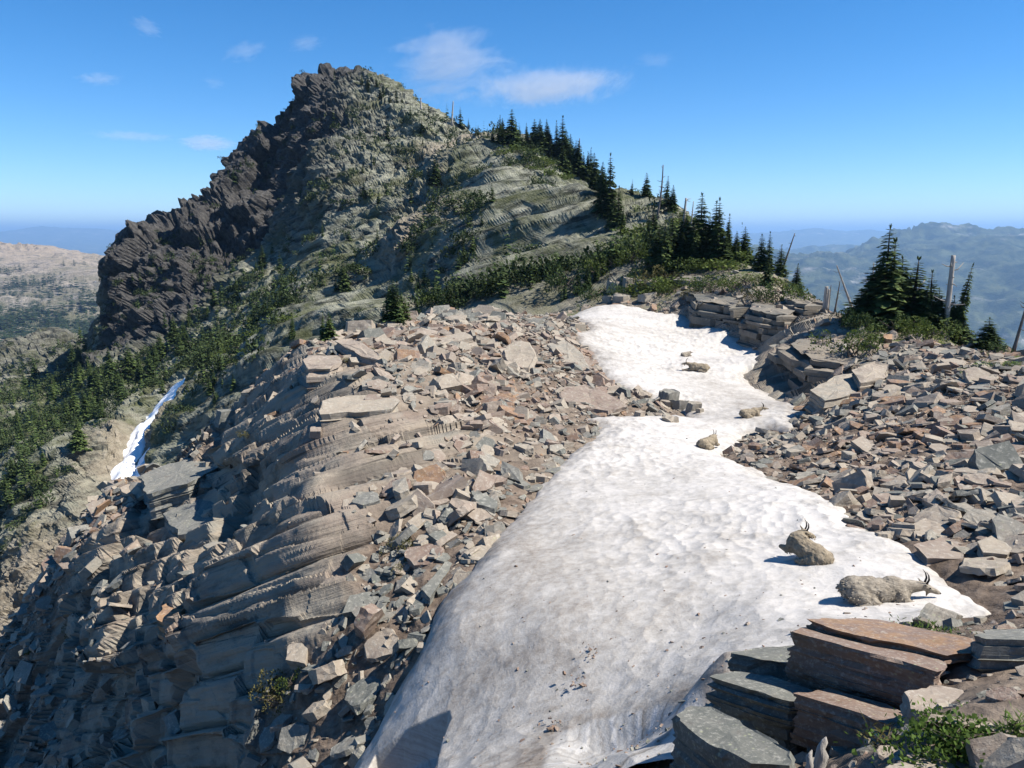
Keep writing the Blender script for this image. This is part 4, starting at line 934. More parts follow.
# ---- outcrops: courses of bedrock, each course broken into blocks that stand out or back
def stack_mesh(base, height, seed, th=(.22, .6), batter=.05, jit=.5, blk=1.4, tilt=(0, 0)):
    base = np.array(base, float); g = np.random.default_rng(seed); c = base.mean(0)
    if np.cross(np.append(base[1] - base[0], 0), np.append(base[2] - base[1], 0))[2] < 0: base = base[::-1]
    ring = []
    for i in range(len(base)):
        a, b = base[i], base[(i + 1) % len(base)]; L = np.linalg.norm(b - a); m = max(1, int(L / .22))
        nx = np.array([b[1] - a[1], a[0] - b[0]]) / L
        for k in range(m): ring.append(np.concatenate([a + (b - a) * k / m, nx]))
    ring = np.array(ring); m = len(ring); arc = np.arange(m) * .22
    V, F, off = [], [], 0; z = 0
    while z < height:
        t = g.uniform(*th); t = min(t, height - z + .1)
        w = blk * g.uniform(.6, 1.5); j = np.floor((arc + g.uniform(0, w)) / w).astype(np.int64)
        o = g.uniform(-.6, .3) * jit + (rnd01(j, j * 0 + off, j * 0, seed) - .5) * jit * 1.8 - z * .12 - .8 * sstep(.75, 1, z / height) * rnd01(j, j * 0 + 3, j * 0, seed) * 2
        gap = np.append(np.diff(j) != 0, False); o = o - gap * g.uniform(.08, .3)
        nz = vnoise(ring[:, 0] * 2.2, ring[:, 1] * 2.2, np.full(m, z * 3), seed) * .06
        lo = ring[:, :2] + ring[:, 2:] * (o + nz)[:, None]; hi = ring[:, :2] + ring[:, 2:] * (o - .03 + nz * .6)[:, None]
        zt = z + t * .94 + (rnd01(j, j * 0 + off + 5, j * 0, seed) - .5) * t * .25
        rows = [np.c_[lo, np.full(m, z)], np.c_[ring[:, :2] + ring[:, 2:] * (o + nz * 1.3)[:, None], np.full(m, z + t * .5)], np.c_[hi, zt], np.c_[ring[:, :2] * .7 + c * .3, zt + .02 + .16 * vnoise(ring[:, 0] * 1.3, ring[:, 1] * 1.3, np.full(m, z), seed + 2)], np.c_[ring[:, :2] * .2 + c * .8, zt + .05]]
        b0 = off
        for r in rows: V.append(r)
        idx = off + np.arange(5 * m).reshape(5, m)
        for k in range(4): F.append(np.stack([idx[k], np.roll(idx[k], -1), np.roll(idx[k + 1], -1), idx[k + 1]], -1))
        V.append(np.array([[*c, zt.mean() + .03]])); e = np.full(m, off + 5 * m); F.append(np.stack([idx[4], np.roll(idx[4], -1), e, e], -1)[:, :4])
        off += 5 * m + 1; z += t
    F = [f for f in F]
    V = np.concatenate(V); V[:, 2] += (V[:, 0] - c[0]) * tilt[0] + (V[:, 1] - c[1]) * tilt[1]
    F = np.concatenate(F); t3 = F[:, 2] == F[:, 3]
    return V, [F[~t3], F[t3][:, :3]]
def outcrop(label, px, vtop, seed, tint, group=None, **kw):
    """px: foot of the ledge on the ground; vtop: picture height the front reaches"""
    b = np.array([P(*q) for q in px]); z0 = b[:, 2].min() - .5
    f = b[0]; z1 = P(px[0][0], vtop, px[0][2])[2]
    V, Fq = stack_mesh(b[:, :2], z1 - z0, seed, **kw)
    c = np.array([*b[:, :2].mean(0), z0])
    V[:, 2] += z0
    tv = np.clip(tint + .18 * vnoise(V[:, 0] / 1.5, V[:, 1] / 1.5, V[:, 2] / .4, seed), 0, 1)
    o = link('rock_outcrop', mesh_np('rock_outcrop', V - c, Fq, [M_CLIFF], attrs={'tint': tv}), loc=c)
    for q in range(int(26 + 2.2 * abs(np.cross(np.append(b[2] - b[0], 0)[:3], np.append(b[3] - b[1], 0)[:3])[2]) ** .8)):
        w = OG.dirichlet(np.ones(len(b)) * .8); xy = (b[:, :2] * w[:, None]).sum(0); xy = c[:2] + (xy - c[:2]) * OG.uniform(.3, .93)
        OUT_R.append((xy[0], xy[1], z1 - OG.uniform(0, .35) + (xy[0] - c[0]) * kw.get('tilt', (0, 0))[0] + (xy[1] - c[1]) * kw.get('tilt', (0, 0))[1]))
    return tag(o, label, 'cliff', group)
OUT_R = []; OG = np.random.default_rng(5)
outcrop('brown layered cliff with driftwood hanging on it, rising right of the snow', [(800,412,33.2),(835,412,32.4),(880,404,31.8),(892,380,35.5),(850,360,39),(790,352,41.5),(768,374,38.5)], 364, 401, .40, th=(.12, .5), blk=2.0, jit=.30, tilt=(-.03, .04))
outcrop('dark layered bluff directly behind the right end of the upper snow', [(757,352,44.5),(792,350,43),(806,330,45.5),(790,300,51),(745,305,51),(738,345,46.5)], 314, 403, .36, th=(.12, .45), blk=2.2, jit=.30, tilt=(-.03, .04))
outcrop('long low dark ledge behind the middle of the upper snow edge', [(690,326,52),(742,338,48.5),(748,322,51.5),(735,300,57),(680,296,58)], 302, 405, .30, th=(.14, .5), blk=2.2, jit=.3, tilt=(.02, .05))
outcrop('small grey ledge above the long low one, under the fir grove', [(672,292,61),(718,290,59),(728,276,64),(700,268,70),(668,272,69)], 277, 407, .30, th=(.12, .4), tilt=(.02, .05))
outcrop('layered ledges between the dark bluff and the crest shrubs', [(775,318,47),(812,330,44.5),(826,318,46.5),(812,300,52),(780,292,54)], 302, 411, .42, th=(.1, .3), tilt=(-.02, .04))

OR = np.array(OUT_R); nO = len(OR); oS = np.clip(.55 * np.exp(OG.normal(0, .45, nO)), .2, 1.4); oM = rot_between(np.tile([0, 0, 1.0], (nO, 1)), OG, .3); oP = OG.integers(0, len(PROTO), nO); Vs, Fs, Tt, off = [], [], [], 0
for i in range(nO):
    V, Fc = PROTO[oP[i]]; Vs.append(V @ oM[i].T * oS[i] + OR[i]); Fs.append(Fc + off); off += len(V); Tt.append(np.full(len(V), np.clip(.38 + OG.normal(0, .16), .02, .85)))
tag(link('rubble', mesh_np('rubble', np.concatenate(Vs), np.concatenate(Fs), [M_ROCK], attrs={'tint': np.concatenate(Tt)})), kind='stuff')

near_w = np.exp(-SV[inside, 1] / 14); pk = sg.choice(inside, nst, p=near_w / near_w.sum()); cl = np.array([on_snow(596, 650)[:], on_snow(586, 683)[:], on_snow(560, 725)[:]])
sp_ = np.concatenate([SV[pk], cl[sg.integers(0, 3, 130)] + sg.normal(0, 1, (130, 3)) * np.array([.13, .13, 0])]); ss = np.clip(.035 * np.exp(sg.normal(0, .5, len(sp_))), .012, .12); sM = rot_between(np.tile([0, 0, 1.0], (len(sp_), 1)), sg, .4); Vs, Fs, Tt, off = [], [], [], 0
for i in range(len(sp_)):
    V, Fc = PROTO[i % len(PROTO)]; Vs.append(V @ sM[i].T * ss[i] + sp_[i]); Fs.append(Fc + off); off += len(V); Tt.append(np.full(len(V), sg.choice((.05, .7, .82, .8))))
tag(link('grit', mesh_np('grit', np.concatenate(Vs), np.concatenate(Fs), [M_ROCK], attrs={'tint': np.concatenate(Tt)})), kind='stuff')
# ---------------------------------------------------------------- trees, snags, shrubs
def needle_mat(name, lo, mid, hi, transl=.18):
    N = NT(name); oi = N.n('ObjectInfo'); g = N.n('NewGeometry')
    r = g.outputs['Random Per Island']
    c = N.ramp(N.math('ADD', N.math('MULTIPLY', r, .7), N.math('MULTIPLY', oi.outputs['Random'], .3)), [(0, lo), (.55, mid), (1, hi)])
    d = N.pbsdf(c, .75, None, .15); t = N.n('BsdfTranslucent', {'Color': c}).outputs[0]
    mx = N.n('MixShader', {0: transl, 1: d, 2: t}); return N.done(mx.outputs[0])
M_FIR = needle_mat('fir needles', (.022,.040,.014), (.052,.082,.026), (.12,.16,.048))
M_SCRUB = needle_mat('dark scrub leaves', (.016,.028,.011), (.036,.055,.020), (.080,.105,.038))
M_SHRUB = needle_mat('shrub leaves', (.030,.048,.012), (.070,.100,.022), (.15,.185,.045), .25)
M_DRY = needle_mat('dry shrub leaves', (.05,.045,.018), (.10,.095,.035), (.17,.15,.06), .2)
M_LEAF = needle_mat('broad leaves', (.045,.08,.014), (.085,.14,.028), (.17,.23,.06), .3)
def wood_mat(name, a, b):
    N = NT(name); p = N.n('TexCoord').outputs['Object']; n = N.noise(N.scaled(p, (14, 14, 1.5)), 1.5, 6, .7)
    return N.done(N.pbsdf(N.ramp(n, [(.3, a), (.7, b)]), .9, N.bump(n, .6, .03), .1))
M_BARK = wood_mat('fir bark', (.05,.04,.032), (.15,.125,.105)); M_GREY = wood_mat('weathered wood', (.17,.155,.14), (.44,.41,.37))
M_DEADD = wood_mat('dark dead wood', (.06,.05,.045), (.20,.175,.155))

def kite(V, F, p, d, w, up):
    """one flat spray of needles from p along d"""
    s = d.cross(up); s = s.normalized() * w if s.length > 1e-6 else Vector((w, 0, 0))
    i = len(V); V += [p, p + d * .55 + s, p + d, p + d * .5 - s]; F.append((i, i + 1, i + 2, i + 3))
def fir_crown(seed, width=.16, tiers=26, per=7, sprays=3, lo=.03, ragged=.3, gap=.12, bare=0):
    r = random.Random(seed); V, F = [], []; up = Vector((0, 0, 1)); lean = 0
    sx_ = r.uniform(.75, 1.25)
    for k in range(tiers):
        t = lo + (1 - lo) * (k + r.uniform(-.3, .3)) / tiers; t = min(max(t, lo), .985)
        prof = (1 - t) ** .85 * (.75 + .25 * min(1, (t - lo) * 9 + .4)) + .035
        for b in range(per):
            if r.random() < gap: continue
            a = 2 * math.pi * (b + r.random()) / per + k; L = width * prof * r.uniform(1 - ragged, 1 + ragged * .8)
            if math.cos(a) < -.2: L *= 1 - bare
            d = Vector((math.cos(a) * sx_, math.sin(a), r.uniform(-.55, -.10) + .75 * max(0, t - .72) * 3)).normalized()
            p0 = Vector((0, 0, t))
            if sprays == 1: kite(V, F, p0, d * L, L * .42, up); continue
            for s in range(sprays):
                q = (s + .4) / sprays; p = p0 + d * L * q * .8 + Vector((0, 0, -.10 * L * q * q))
                for sg in ((-1, 1) if s < sprays - 1 else (0,)):
                    e = (d + Vector((-d.y, d.x, 0)) * sg * r.uniform(.5, 1.0) + Vector((0, 0, r.uniform(-.15, .25)))).normalized()
                    kite(V, F, p, e * L * r.uniform(.42, .62), L * r.uniform(.13, .21), (up + Vector((r.uniform(-.5, .5), r.uniform(-.5, .5), 0))).normalized())
    for _ in range(4):
        a = r.random() * 7; kite(V, F, Vector((0, 0, .93)), Vector((math.cos(a) * .012, math.sin(a) * .012, .075)), .008, Vector((math.sin(a), -math.cos(a), 0)))
    return np.array([v[:] for v in V]), np.array(F)
def tube(pts, rad, n=7):
    V, F = [], []
    for i, (p, r_) in enumerate(zip(pts, rad)):
        p = Vector(p); d = (Vector(pts[min(i + 1, len(pts) - 1)]) - Vector(pts[max(i - 1, 0)])).normalized()
        x = d.orthogonal().normalized() if i == 0 else (px_ - d * px_.dot(d)).normalized(); px_ = x; y = d.cross(x)
        for k in range(n): a = 2 * math.pi * k / n; V.append(p + (x * math.cos(a) + y * math.sin(a)) * r_)
    for i in range(len(pts) - 1):
        for k in range(n): F.append((i * n + k, i * n + (k + 1) % n, (i + 1) * n + (k + 1) % n, (i + 1) * n + k))
    V += [Vector(pts[0]), Vector(pts[-1])]; a, b = len(V) - 2, len(V) - 1; l = (len(pts) - 1) * n
    T = [(a, (k + 1) % n, k, k) for k in range(n)] + [(b, l + k, l + (k + 1) % n, l + (k + 1) % n) for k in range(n)]
    return np.array([v[:] for v in V]), F, [t[:3] for t in T]
def tube_mesh(name, parts, mat):
    V, Q, T, off = [], [], [], 0
    for pts, rad, n in parts:
        v, f, t = tube(pts, rad, n); V.append(v); Q.append(np.array(f) + off); T.append(np.array(t) + off); off += len(v)
    return mesh_np(name, np.concatenate(V), [np.concatenate(Q), np.concatenate(T)], [mat], smooth=True)
def trunk_me(seed):
    r = random.Random(seed); return tube_mesh('trunk', [([(0, 0, -.04), (r.uniform(-.003, .003), 0, .3), (0, 0, .65), (0, 0, .97)], [.02, .015, .009, .002], 6)], M_BARK)
NEAR_FIR = []
for i in range(7):
    V, F = fir_crown(500 + i, (.22, .18, .27, .20, .24, .17, .29)[i], (34, 32, 30, 32, 32, 34, 26)[i], 9, 4, .02, .34, .06, (0, .2, 0, .35, .1, .2, 0)[i])
    NEAR_FIR.append((mesh_np('crown', V, F, [M_FIR]), trunk_me(i)))
MID_FIR = []
for i in range(6):
    V, F = fir_crown(600 + i, (.20, .16, .24, .26, .18, .22)[i], 18, 8, 1, .01, .35, .08); MID_FIR.append(mesh_np('crown', V, F, [M_FIR]))
tcount = 0
def fir(u, v, hpx, label, group=None, lean=0.0, kind=None, wide=1.0):
    global tcount; tcount += 1
    p, n = at(u, v); r = random.Random(tcount * 7 + 1)
    _, _, zc = project(np.array(p[:])); h = hpx / F_PX * float(zc) * 1.03
    if hpx >= 22:
        cm, tm = NEAR_FIR[kind if kind is not None else tcount % 7]
        o = D.objects.new('fir_tree', None); COL.objects.link(o); o.empty_display_size = .2
        link('crown', cm, o); link('trunk', tm, o)
    else:
        o = D.objects.new('fir_tree', None); COL.objects.link(o); o.empty_display_size = .2
        link('crown', MID_FIR[tcount % 6], o); link('trunk', NEAR_FIR[tcount % 7][1], o)
    o.location = p - Vector((0, 0, h * .03)); o.rotation_euler = (r.uniform(-.03, .03), lean + r.uniform(-.03, .03), r.random() * 6.28) if not lean else (0, lean, 0)
    w = wide * r.uniform(.85, 1.15); w *= 1.18; o.scale = (h * w, h * w, h)
    return tag(o, label, 'fir tree', group)
GR = 'firs of the grove on the right crest'
for u, v, h, lb, k in (
 (883,324,100,'tallest dark fir of the right crest, with twin pointed tips',0),(889,322,72,'slim fir pressed against the tallest one on the right crest',5),(899,318,55,'bushy fir just right of the tallest one on the right crest',2),(870,321,52,'short full fir just left of the tallest one on the right crest',6),
 (920,316,60,'slender fir midway between the tallest fir and the grey snag',1),(930,313,52,'narrow dark fir touching the left side of the grey snag',5),(911,318,42,'young fir in the gap right of the bare leaning trunk',4),(942,314,38,'short fir at the left foot of the grey snag',2),(956,321,36,'short fir at the right foot of the grey snag',3),
 (984,327,28,'small dark fir on the crest between sparse fir and dark snag',6),(995,331,20,'smallest dark fir at the right end of the crest grove',0),(975,326,24,'low fir at the foot of the sparse leaning fir',2),(858,322,30,'low fir at the left end of the right crest grove',6),
 (784,268,26,'small dark fir beside the slanted bare pole on the skyline',3),(803,279,23,'thin little fir alone on the skyline notch',5)):
    fir(u, v, h * (1.0 if h > 90 else 1.18), lb, kind=k, wide=.92 if h > 90 else 1.5)
fir(966, 321, 76, 'sparse half-dead fir leaning right beside the grey snag', lean=.16, kind=3, wide=.8)
for u, v, h, lb, k in (
 (751,255,34,'dark fir alone on the skyline right of the saddle grove',2),(746,257,22,'small fir pressed to the left of the lone skyline fir',6),(761,266,36,'left one of two dark firs on the rocky skyline above the bluff',4),(770,267,40,'right one of two dark firs on the rocky skyline above the bluff',1),(765,283,26,'short fir growing below the two firs above the bluff',6),
 (698,259,66,'tall full fir in the middle of the saddle grove',0),(719,264,67,'tall fir with ragged tip at the right of the saddle grove',1),(706,255,44,'fir squeezed between the two tall ones of the saddle grove',5),(728,261,40,'slim fir right of the ragged-tipped tall one',4),(733,259,30,'short fir third from the right in the saddle grove',2),(740,261,21,'little fir at the right end of the saddle grove',3),
 (663,273,52,'fir standing forward at the left of the saddle grove',0),(669,268,36,'fir half behind the forward one at the left of the grove',5),(680,266,33,'fir at the foot of the grey dead trunk in the saddle grove',2),(690,264,31,'short fir at the left foot of the tall full one',6),(675,247,16,'small fir behind the grey dead trunk',1),
 (652,236,28,'lone fir on the slope above the left of the saddle grove',4),(610,212,60,'tallest fir at the brink of the bedded buttress',1),(601,212,42,'fir left of the tallest one at the buttress brink',4),(618,222,37,'fir right of the tallest one at the buttress brink',5),(625,231,23,'little fir below the trees at the buttress brink',3),(614,224,28,'low fir in front of the trees at the buttress brink',6),(606,216,26,'low fir under the left trees at the buttress brink',2),
 (666,205,28,'left one of the pair of dark firs on the skyline above the grove',1),(672,209,24,'right one of the pair of dark firs on the skyline above the grove',0),(644,196,24,'broad fir on the skyline between buttress brink and pair',6),(634,195,15,'small fir left of the broad skyline fir',5),(629,192,10,'tiny fir on the skyline right of the buttress brink',0)):
    fir(u, v, h, lb, kind=k)
for u, v, h in ((688,262,40),(684,266,26),(712,263,46),(724,264,34),(703,264,28),(657,262,30),(660,252,24),(647,226,18),(736,263,20),(668,260,30),(676,258,26),(747,262,16),(672,262,54),(684,259,50),(693,266,46),(714,259,58),(726,259,46),(658,268,44),(650,250,34),(738,257,28)):
    fir(u, v, h, 'fir filling out the thick saddle grove', 'firs filling out the saddle grove')
for u, v, h in ((877,322,60),(893,323,46),(864,325,34),(905,321,34),(925,319,38),(935,320,30),(948,323,26),(962,325,30),(970,326,40),(880,326,30)):
    fir(u, v, h * 1.15, 'fir filling out the grove on the right crest', 'firs filling out the right crest grove', wide=1.25)
SKY = 'firs along the skyline of the mountain'
for u, v, h in ((596,175,34),(601,182,26),(596,169,27),(590,167,26),(579,169,29),(575,171,29),(569,162,29),(560,160,43),(552,153,17),(548,153,27),(542,150,22),(538,150,29),(527,146,22),(532,150,16),(517,141,18),(509,143,34),(502,141,24),(497,143,27),(493,142,12),(478,134,9),(460,127,20),(466,130,10),(564,170,22),(584,172,18),(572,176,16),(556,158,20),(522,146,14),(505,146,14),(513,143,24),(533,148,26),(545,151,30),(556,156,34),(565,162,30),(572,166,24),(583,168,32),(589,172,28),(599,178,32),(604,190,30),(587,176,20),(551,158,18)):
    fir(u, v, h, 'slim dark fir in the row along the right-hand skyline of the mountain', SKY)
PK = 'small firs on the summit'
for u, v, h in ((360,85,13),(368,86,12),(375,86,9),(385,100,16),(381,98,12),(390,102,14),(396,101,16),(403,102,6),(365,90,8),(429,110,8)):
    fir(u, v, h, 'small fir on the right shoulder of the summit', PK)
LS = 'small firs on the left skyline'
for u, v, h in ((294,108,9),(290,112,8),(245,160,9),(240,166,9),(235,178,15),(230,180,11),(215,190,10),(222,188,9),(226,186,12)):
    fir(u, v, h, 'small fir clinging to the dark left skyline of the mountain', LS)
FC = 'firs on the mountain face'
for u, v, h in ((384,196,20),(378,200,14),(411,202,18),(435,184,27),(430,186,20),(440,172,16),(390,326,46),(397,326,46),(403,323,29),(385,326,24),(342,288,28),(335,290,18),(281,269,20),(260,267,22),(321,340,30),(332,340,30),(295,335,22),(236,295,20),(465,260,25),(471,252,20),(476,214,19),(492,202,20),(487,208,16),(481,222,16),(460,266,18),(577,292,24),(567,296,20),(585,288,22),(595,280,22),(560,300,16),(590,296,16),(603,272,18),(452,306,20),(445,302,16),(462,300,14)):
    fir(u, v, h, 'fir growing on a ledge of the mountain face', FC)
def random_firs(poly, n, hlo, hhi, label, group, seed, gthr=.25):
    r = random.Random(seed); k = 0; tries = 0; poly = np.array(poly, float); mn, mxx = poly.min(0), poly.max(0)
    while k < n and tries < n * 30:
        tries += 1; u = r.uniform(mn[0], mxx[0]); v = r.uniform(mn[1], mxx[1])
        if poly_sd(poly, np.array([u]), np.array([v]))[0] < 0: continue
        a, b = int(v + 60), int(u + 260); i = ZI[a, b]
        if i < 0: continue
        p = GV[i]
        if green.reshape(-1)[i] < gthr or p[1] < 60: continue
        if vnoise(p[None, 0] / 14, p[None, 1] / 14, p[None, 2] / 14, 401)[0] < r.uniform(-.6, .5): continue
        fir(u, v, r.uniform(hlo, hhi), label, group); k += 1
random_firs([(180,330),(230,240),(300,250),(420,230),(440,300),(310,345),(240,390),(195,380)], 34, 9, 24, 'small fir rooted in the green ledges of the mountain face', FC, 1, .38)
random_firs([(105,330),(200,320),(190,375),(150,420),(110,460),(70,470),(60,400)], 30, 14, 34, 'dark fir in the woods below the black crags', 'firs below the black crags', 2, .3)
random_firs([(0,385),(60,350),(110,340),(100,400),(85,470),(70,560),(30,600),(0,610)], 34, 10, 26, 'fir on the wooded slope left of the gully', 'firs left of the gully', 3, .25)
random_firs([(260,240),(330,130),(420,110),(470,180),(450,300),(330,320)], 26, 7, 17, 'small fir rooted in the green ledges of the mountain face', FC, 5, .15)
random_firs([(190,400),(240,370),(300,350),(240,410),(210,440)], 10, 10, 20, 'little fir in the shade right of the gully snow', 'firs right of the gully snow', 4, .3)

print('firs', tcount)
# dead trees
def snag(label, base, top, rpx, mat, branches=0, seed=0, bend=0.0, name='dead_tree', taper=.35, blen=.22):
    p, _ = at(*base); r = random.Random(seed); _, _, zc = project(np.array(p[:])); zc = float(zc)
    H = (base[1] - top[1]) / F_PX * zc * 1.03; dx = (top[0] - base[0]) / F_PX * zc; rr = rpx / F_PX * zc
    pts = [(dx * t + bend * math.sin(t * 3.14) * H, bend * .3 * math.sin(t * 3.1) * H, -.05 * H + 1.05 * H * t) for t in (0, .2, .4, .6, .8, .93, 1)]
    rad = [rr * (1.25 if i == 0 else 1 - (1 - taper) * t) for i, t in enumerate((0, .2, .4, .6, .8, .93, 1))]
    o = link(name, tube_mesh('trunk', [(pts, rad, 9)], mat), loc=p)
    for b in range(branches):
        t = r.uniform(.35, .97); a = r.random() * 6.28; L = H * r.uniform(.3, 1) * blen * (1.25 - .6 * t)
        q = Vector((dx * t + bend * math.sin(t * 3.14) * H, bend * .3 * math.sin(t * 3.1) * H, -.05 * H + 1.05 * H * t)); d = Vector((math.cos(a), math.sin(a) * .6, r.uniform(-.3, .5)))
        m = q + d * L * .5 + Vector((0, 0, r.uniform(-.1, .1) * L)); e = q + d * L + Vector((0, 0, r.uniform(-.2, .45) * L))
        link('branch', tube_mesh('branch', [([q[:], m[:], e[:]], [rr * .28, rr * .2, rr * .06], 5)], mat), o)
    return tag(o, label, 'dead tree')
snag('thick grey snag with broken twisted arms at its top on the right crest', (949,318), (949,241), 2.9, M_GREY, 13, 1, .0, taper=.7, blen=.30)
snag('dark slanted bare pole rising from the rocky skyline beside a small fir', (786,269), (798,229), 1.2, M_DEADD, 2, 2)
snag('pale bare trunk leaning left behind the right crest shrubs', (856,290), (834,244), 1.5, M_GREY, 3, 3)
snag('short pale broken stump on the crest between shrubs', (819,294), (819,272), 2.4, M_GREY, 1, 4, taper=.7)
snag('short grey stump just right of the pale broken one', (827,296), (828,276), 1.5, M_GREY, 1, 14, taper=.6)
snag('curved bare grey trunk leaning right among the crest firs', (898,321), (920,280), 1.4, M_GREY, 4, 5, -.08)
snag('dark dead trunk leaning at the right edge of the frame', (1013,350), (1023,291), 1.9, M_DEADD, 8, 6)
snag('thin dark dead tree left of the crest grove', (832,290), (833,266), .9, M_DEADD, 5, 7)
snag('thin dark dead tree with a forked tip left of the crest grove', (838,292), (841,262), 1.0, M_DEADD, 7, 8)
snag('bare branchy dead tree behind the tallest crest fir', (872,305), (870,254), 1.3, M_GREY, 12, 9)
snag('grey dead trunk standing in the saddle grove', (681,243), (684,201), 1.6, M_GREY, 5, 10, taper=.6)
snag('thinner dead trunk beside the grey one in the saddle grove', (689,240), (691,204), 1.1, M_GREY, 6, 11)
snag('half-dead tree with a crooked tip above the saddle grove', (654,219), (659,168), 1.3, M_DEADD, 14, 12, .03)
snag('grey snag on the skyline below the summit shoulder', (452,125), (454,103), 1.2, M_GREY, 2, 13)
snag('short snag near the summit shoulder', (422,108), (422,97), 1.3, M_GREY, 1, 15)
snag('dead spike among the skyline firs', (585,166), (586,133), 1.0, M_DEADD, 9, 16)

# shrubs: domes of small leaves on short stems
def shrub_mesh(seed, n=260, size=.09, flat=.55, clumps=9):
    r = random.Random(seed); V, F = [], []; cs = [(r.uniform(-.75, .75), r.uniform(-.75, .75), r.uniform(.1, .8) * flat, r.uniform(.22, .42)) for _ in range(clumps)]
    for _ in range(n):
        c = r.choice(cs); a = r.random() * 6.28; z = r.uniform(-.3, 1); q = math.sqrt(max(0, 1 - z * z)) * r.uniform(.7, 1.05)
        p = Vector((c[0] + c[3] * q * math.cos(a), c[1] + c[3] * q * math.sin(a), max(.0, c[2] + c[3] * z * flat * 1.4)))
        d = Vector((math.cos(a) * .8 + r.uniform(-.5, .5), math.sin(a) * .8 + r.uniform(-.5, .5), r.uniform(-.1, 1))).normalized()
        kite(V, F, p, d * size * r.uniform(.6, 1.3), size * r.uniform(.22, .4), Vector((r.uniform(-1, 1), r.uniform(-1, 1), 1)).normalized())
    return np.array([v[:] for v in V]), np.array(F)
SH_D = [shrub_mesh(700 + i, 900, .085) for i in range(3)]
def stems_me(seed):
    r = random.Random(seed); return tube_mesh('stem', [([(0, 0, -.15), (r.uniform(-.3, .3), r.uniform(-.3, .3), .15), (r.uniform(-.6, .6), r.uniform(-.6, .6), r.uniform(.3, .5))], [.03, .022, .01], 5) for _ in range(6)], M_BARK)
STEM = [stems_me(i) for i in range(2)]
def mats_of(V, F, m): return mesh_np('foliage', V, F, [m])
SHM = {m.name: [mats_of(V, F, m) for V, F in SH_D] for m in (M_SHRUB, M_DRY, M_FIR, M_LEAF)}
scount = 0
def shrub(u, v, wpx, hpx, mat, label, group=None):
    global scount; scount += 1
    p, n = at(u, v); _, _, zc = project(np.array(p[:])); s = wpx / 2 / F_PX * float(zc); h = hpx / F_PX * float(zc) / .75
    o = D.objects.new('shrub', None); COL.objects.link(o)
    link('foliage', SHM[mat.name][scount % 3], o); link('stem', STEM[scount % 2], o)
    o.location = p - Vector((0, 0, h * .08)); o.scale = (s, s * .9, h); o.rotation_euler = (0, 0, scount * 1.7)
    return tag(o, label, 'shrub', group)
for a in ((850,352,62,30,M_SHRUB,'spreading green shrub hanging over the brown cliff'),(872,340,40,22,M_SHRUB,'green shrub behind the one hanging over the brown cliff'),(858,330,34,30,M_FIR,'dark upright shrub above the brown cliff'),
  (800,308,60,30,M_SHRUB,'wide green shrub on top of the dark bluff'),(778,300,44,24,M_FIR,'dark shrub left of the wide one on the dark bluff'),(785,290,36,18,M_SHRUB,'low shrub at the foot of the two skyline firs'),
  (925,338,56,26,M_SHRUB,'long green shrub at the foot of the crest grove'),(945,335,40,20,M_FIR,'dark shrub under the grey snag'),(965,342,36,20,M_DRY,'yellowish tussocky shrub right of the crest grove'),(905,330,40,20,M_FIR,'dark shrub between the bare trunk and the grove'),
  (700,288,44,18,M_SHRUB,'low green shrub on the ledge above the snow'),(672,282,36,16,M_DRY,'dull shrub left of the one on the ledge above the snow'),(650,285,40,26,M_DRY,'tall dry shrub in front of the saddle grove'),(632,262,36,26,M_SHRUB,'green shrub under the firs at the buttress brink'),
  (640,290,30,18,M_FIR,'dark shrub beside the square block of ledges'),(745,285,36,14,M_SHRUB,'low shrub below the right end of the saddle grove'),(690,270,60,16,M_SHRUB,'mat of green shrub under the saddle grove'),(720,268,50,14,M_SHRUB,'mat of green shrub under the two tallest grove firs'),(988,345,34,14,M_FIR,'dark shrub near the dark trunk at the right edge'),
  (572,288,44,34,M_FIR,'dark thicket at the foot of the bedded buttress'),(596,276,36,28,M_SHRUB,'green thicket beside the square block of ledges'),(590,300,36,20,M_FIR,'low dark thicket touching the top of the snow'),(430,305,34,16,M_SHRUB,'bright shrub at the foot of the scree chute'),(450,303,36,18,M_FIR,'dark shrub behind the rib crest under the chute'),
  (272,704,58,34,M_DRY,'brown-green shrub growing in the lower talus'),(290,690,34,24,M_SHRUB,'greener half of the shrub clump in the lower talus'),(396,552,40,22,M_DRY,'brown-green cushion shrub on the bedded cliff'),(402,566,30,12,M_DRY,'dry cushion just below the brown-green one'),(76,634,22,18,M_DRY,'yellow-green shrub on the shaded buttress'),(29,652,11,8,M_LEAF,'small bright green cushion at the far left'),
  (1000,366,44,8,M_LEAF,'flat mat of green plants on the crest at the right'),(975,372,30,6,M_LEAF,'small flat green mat among crest stones'),(360,350,40,7,M_DRY,'grassy mat on the crest of the left rib'),(348,360,24,5,M_DRY,'smaller grassy mat on the crest of the left rib'),(250,434,24,8,M_DRY,'grass tuft on the ledge left of the rock table')):
    shrub(*a)
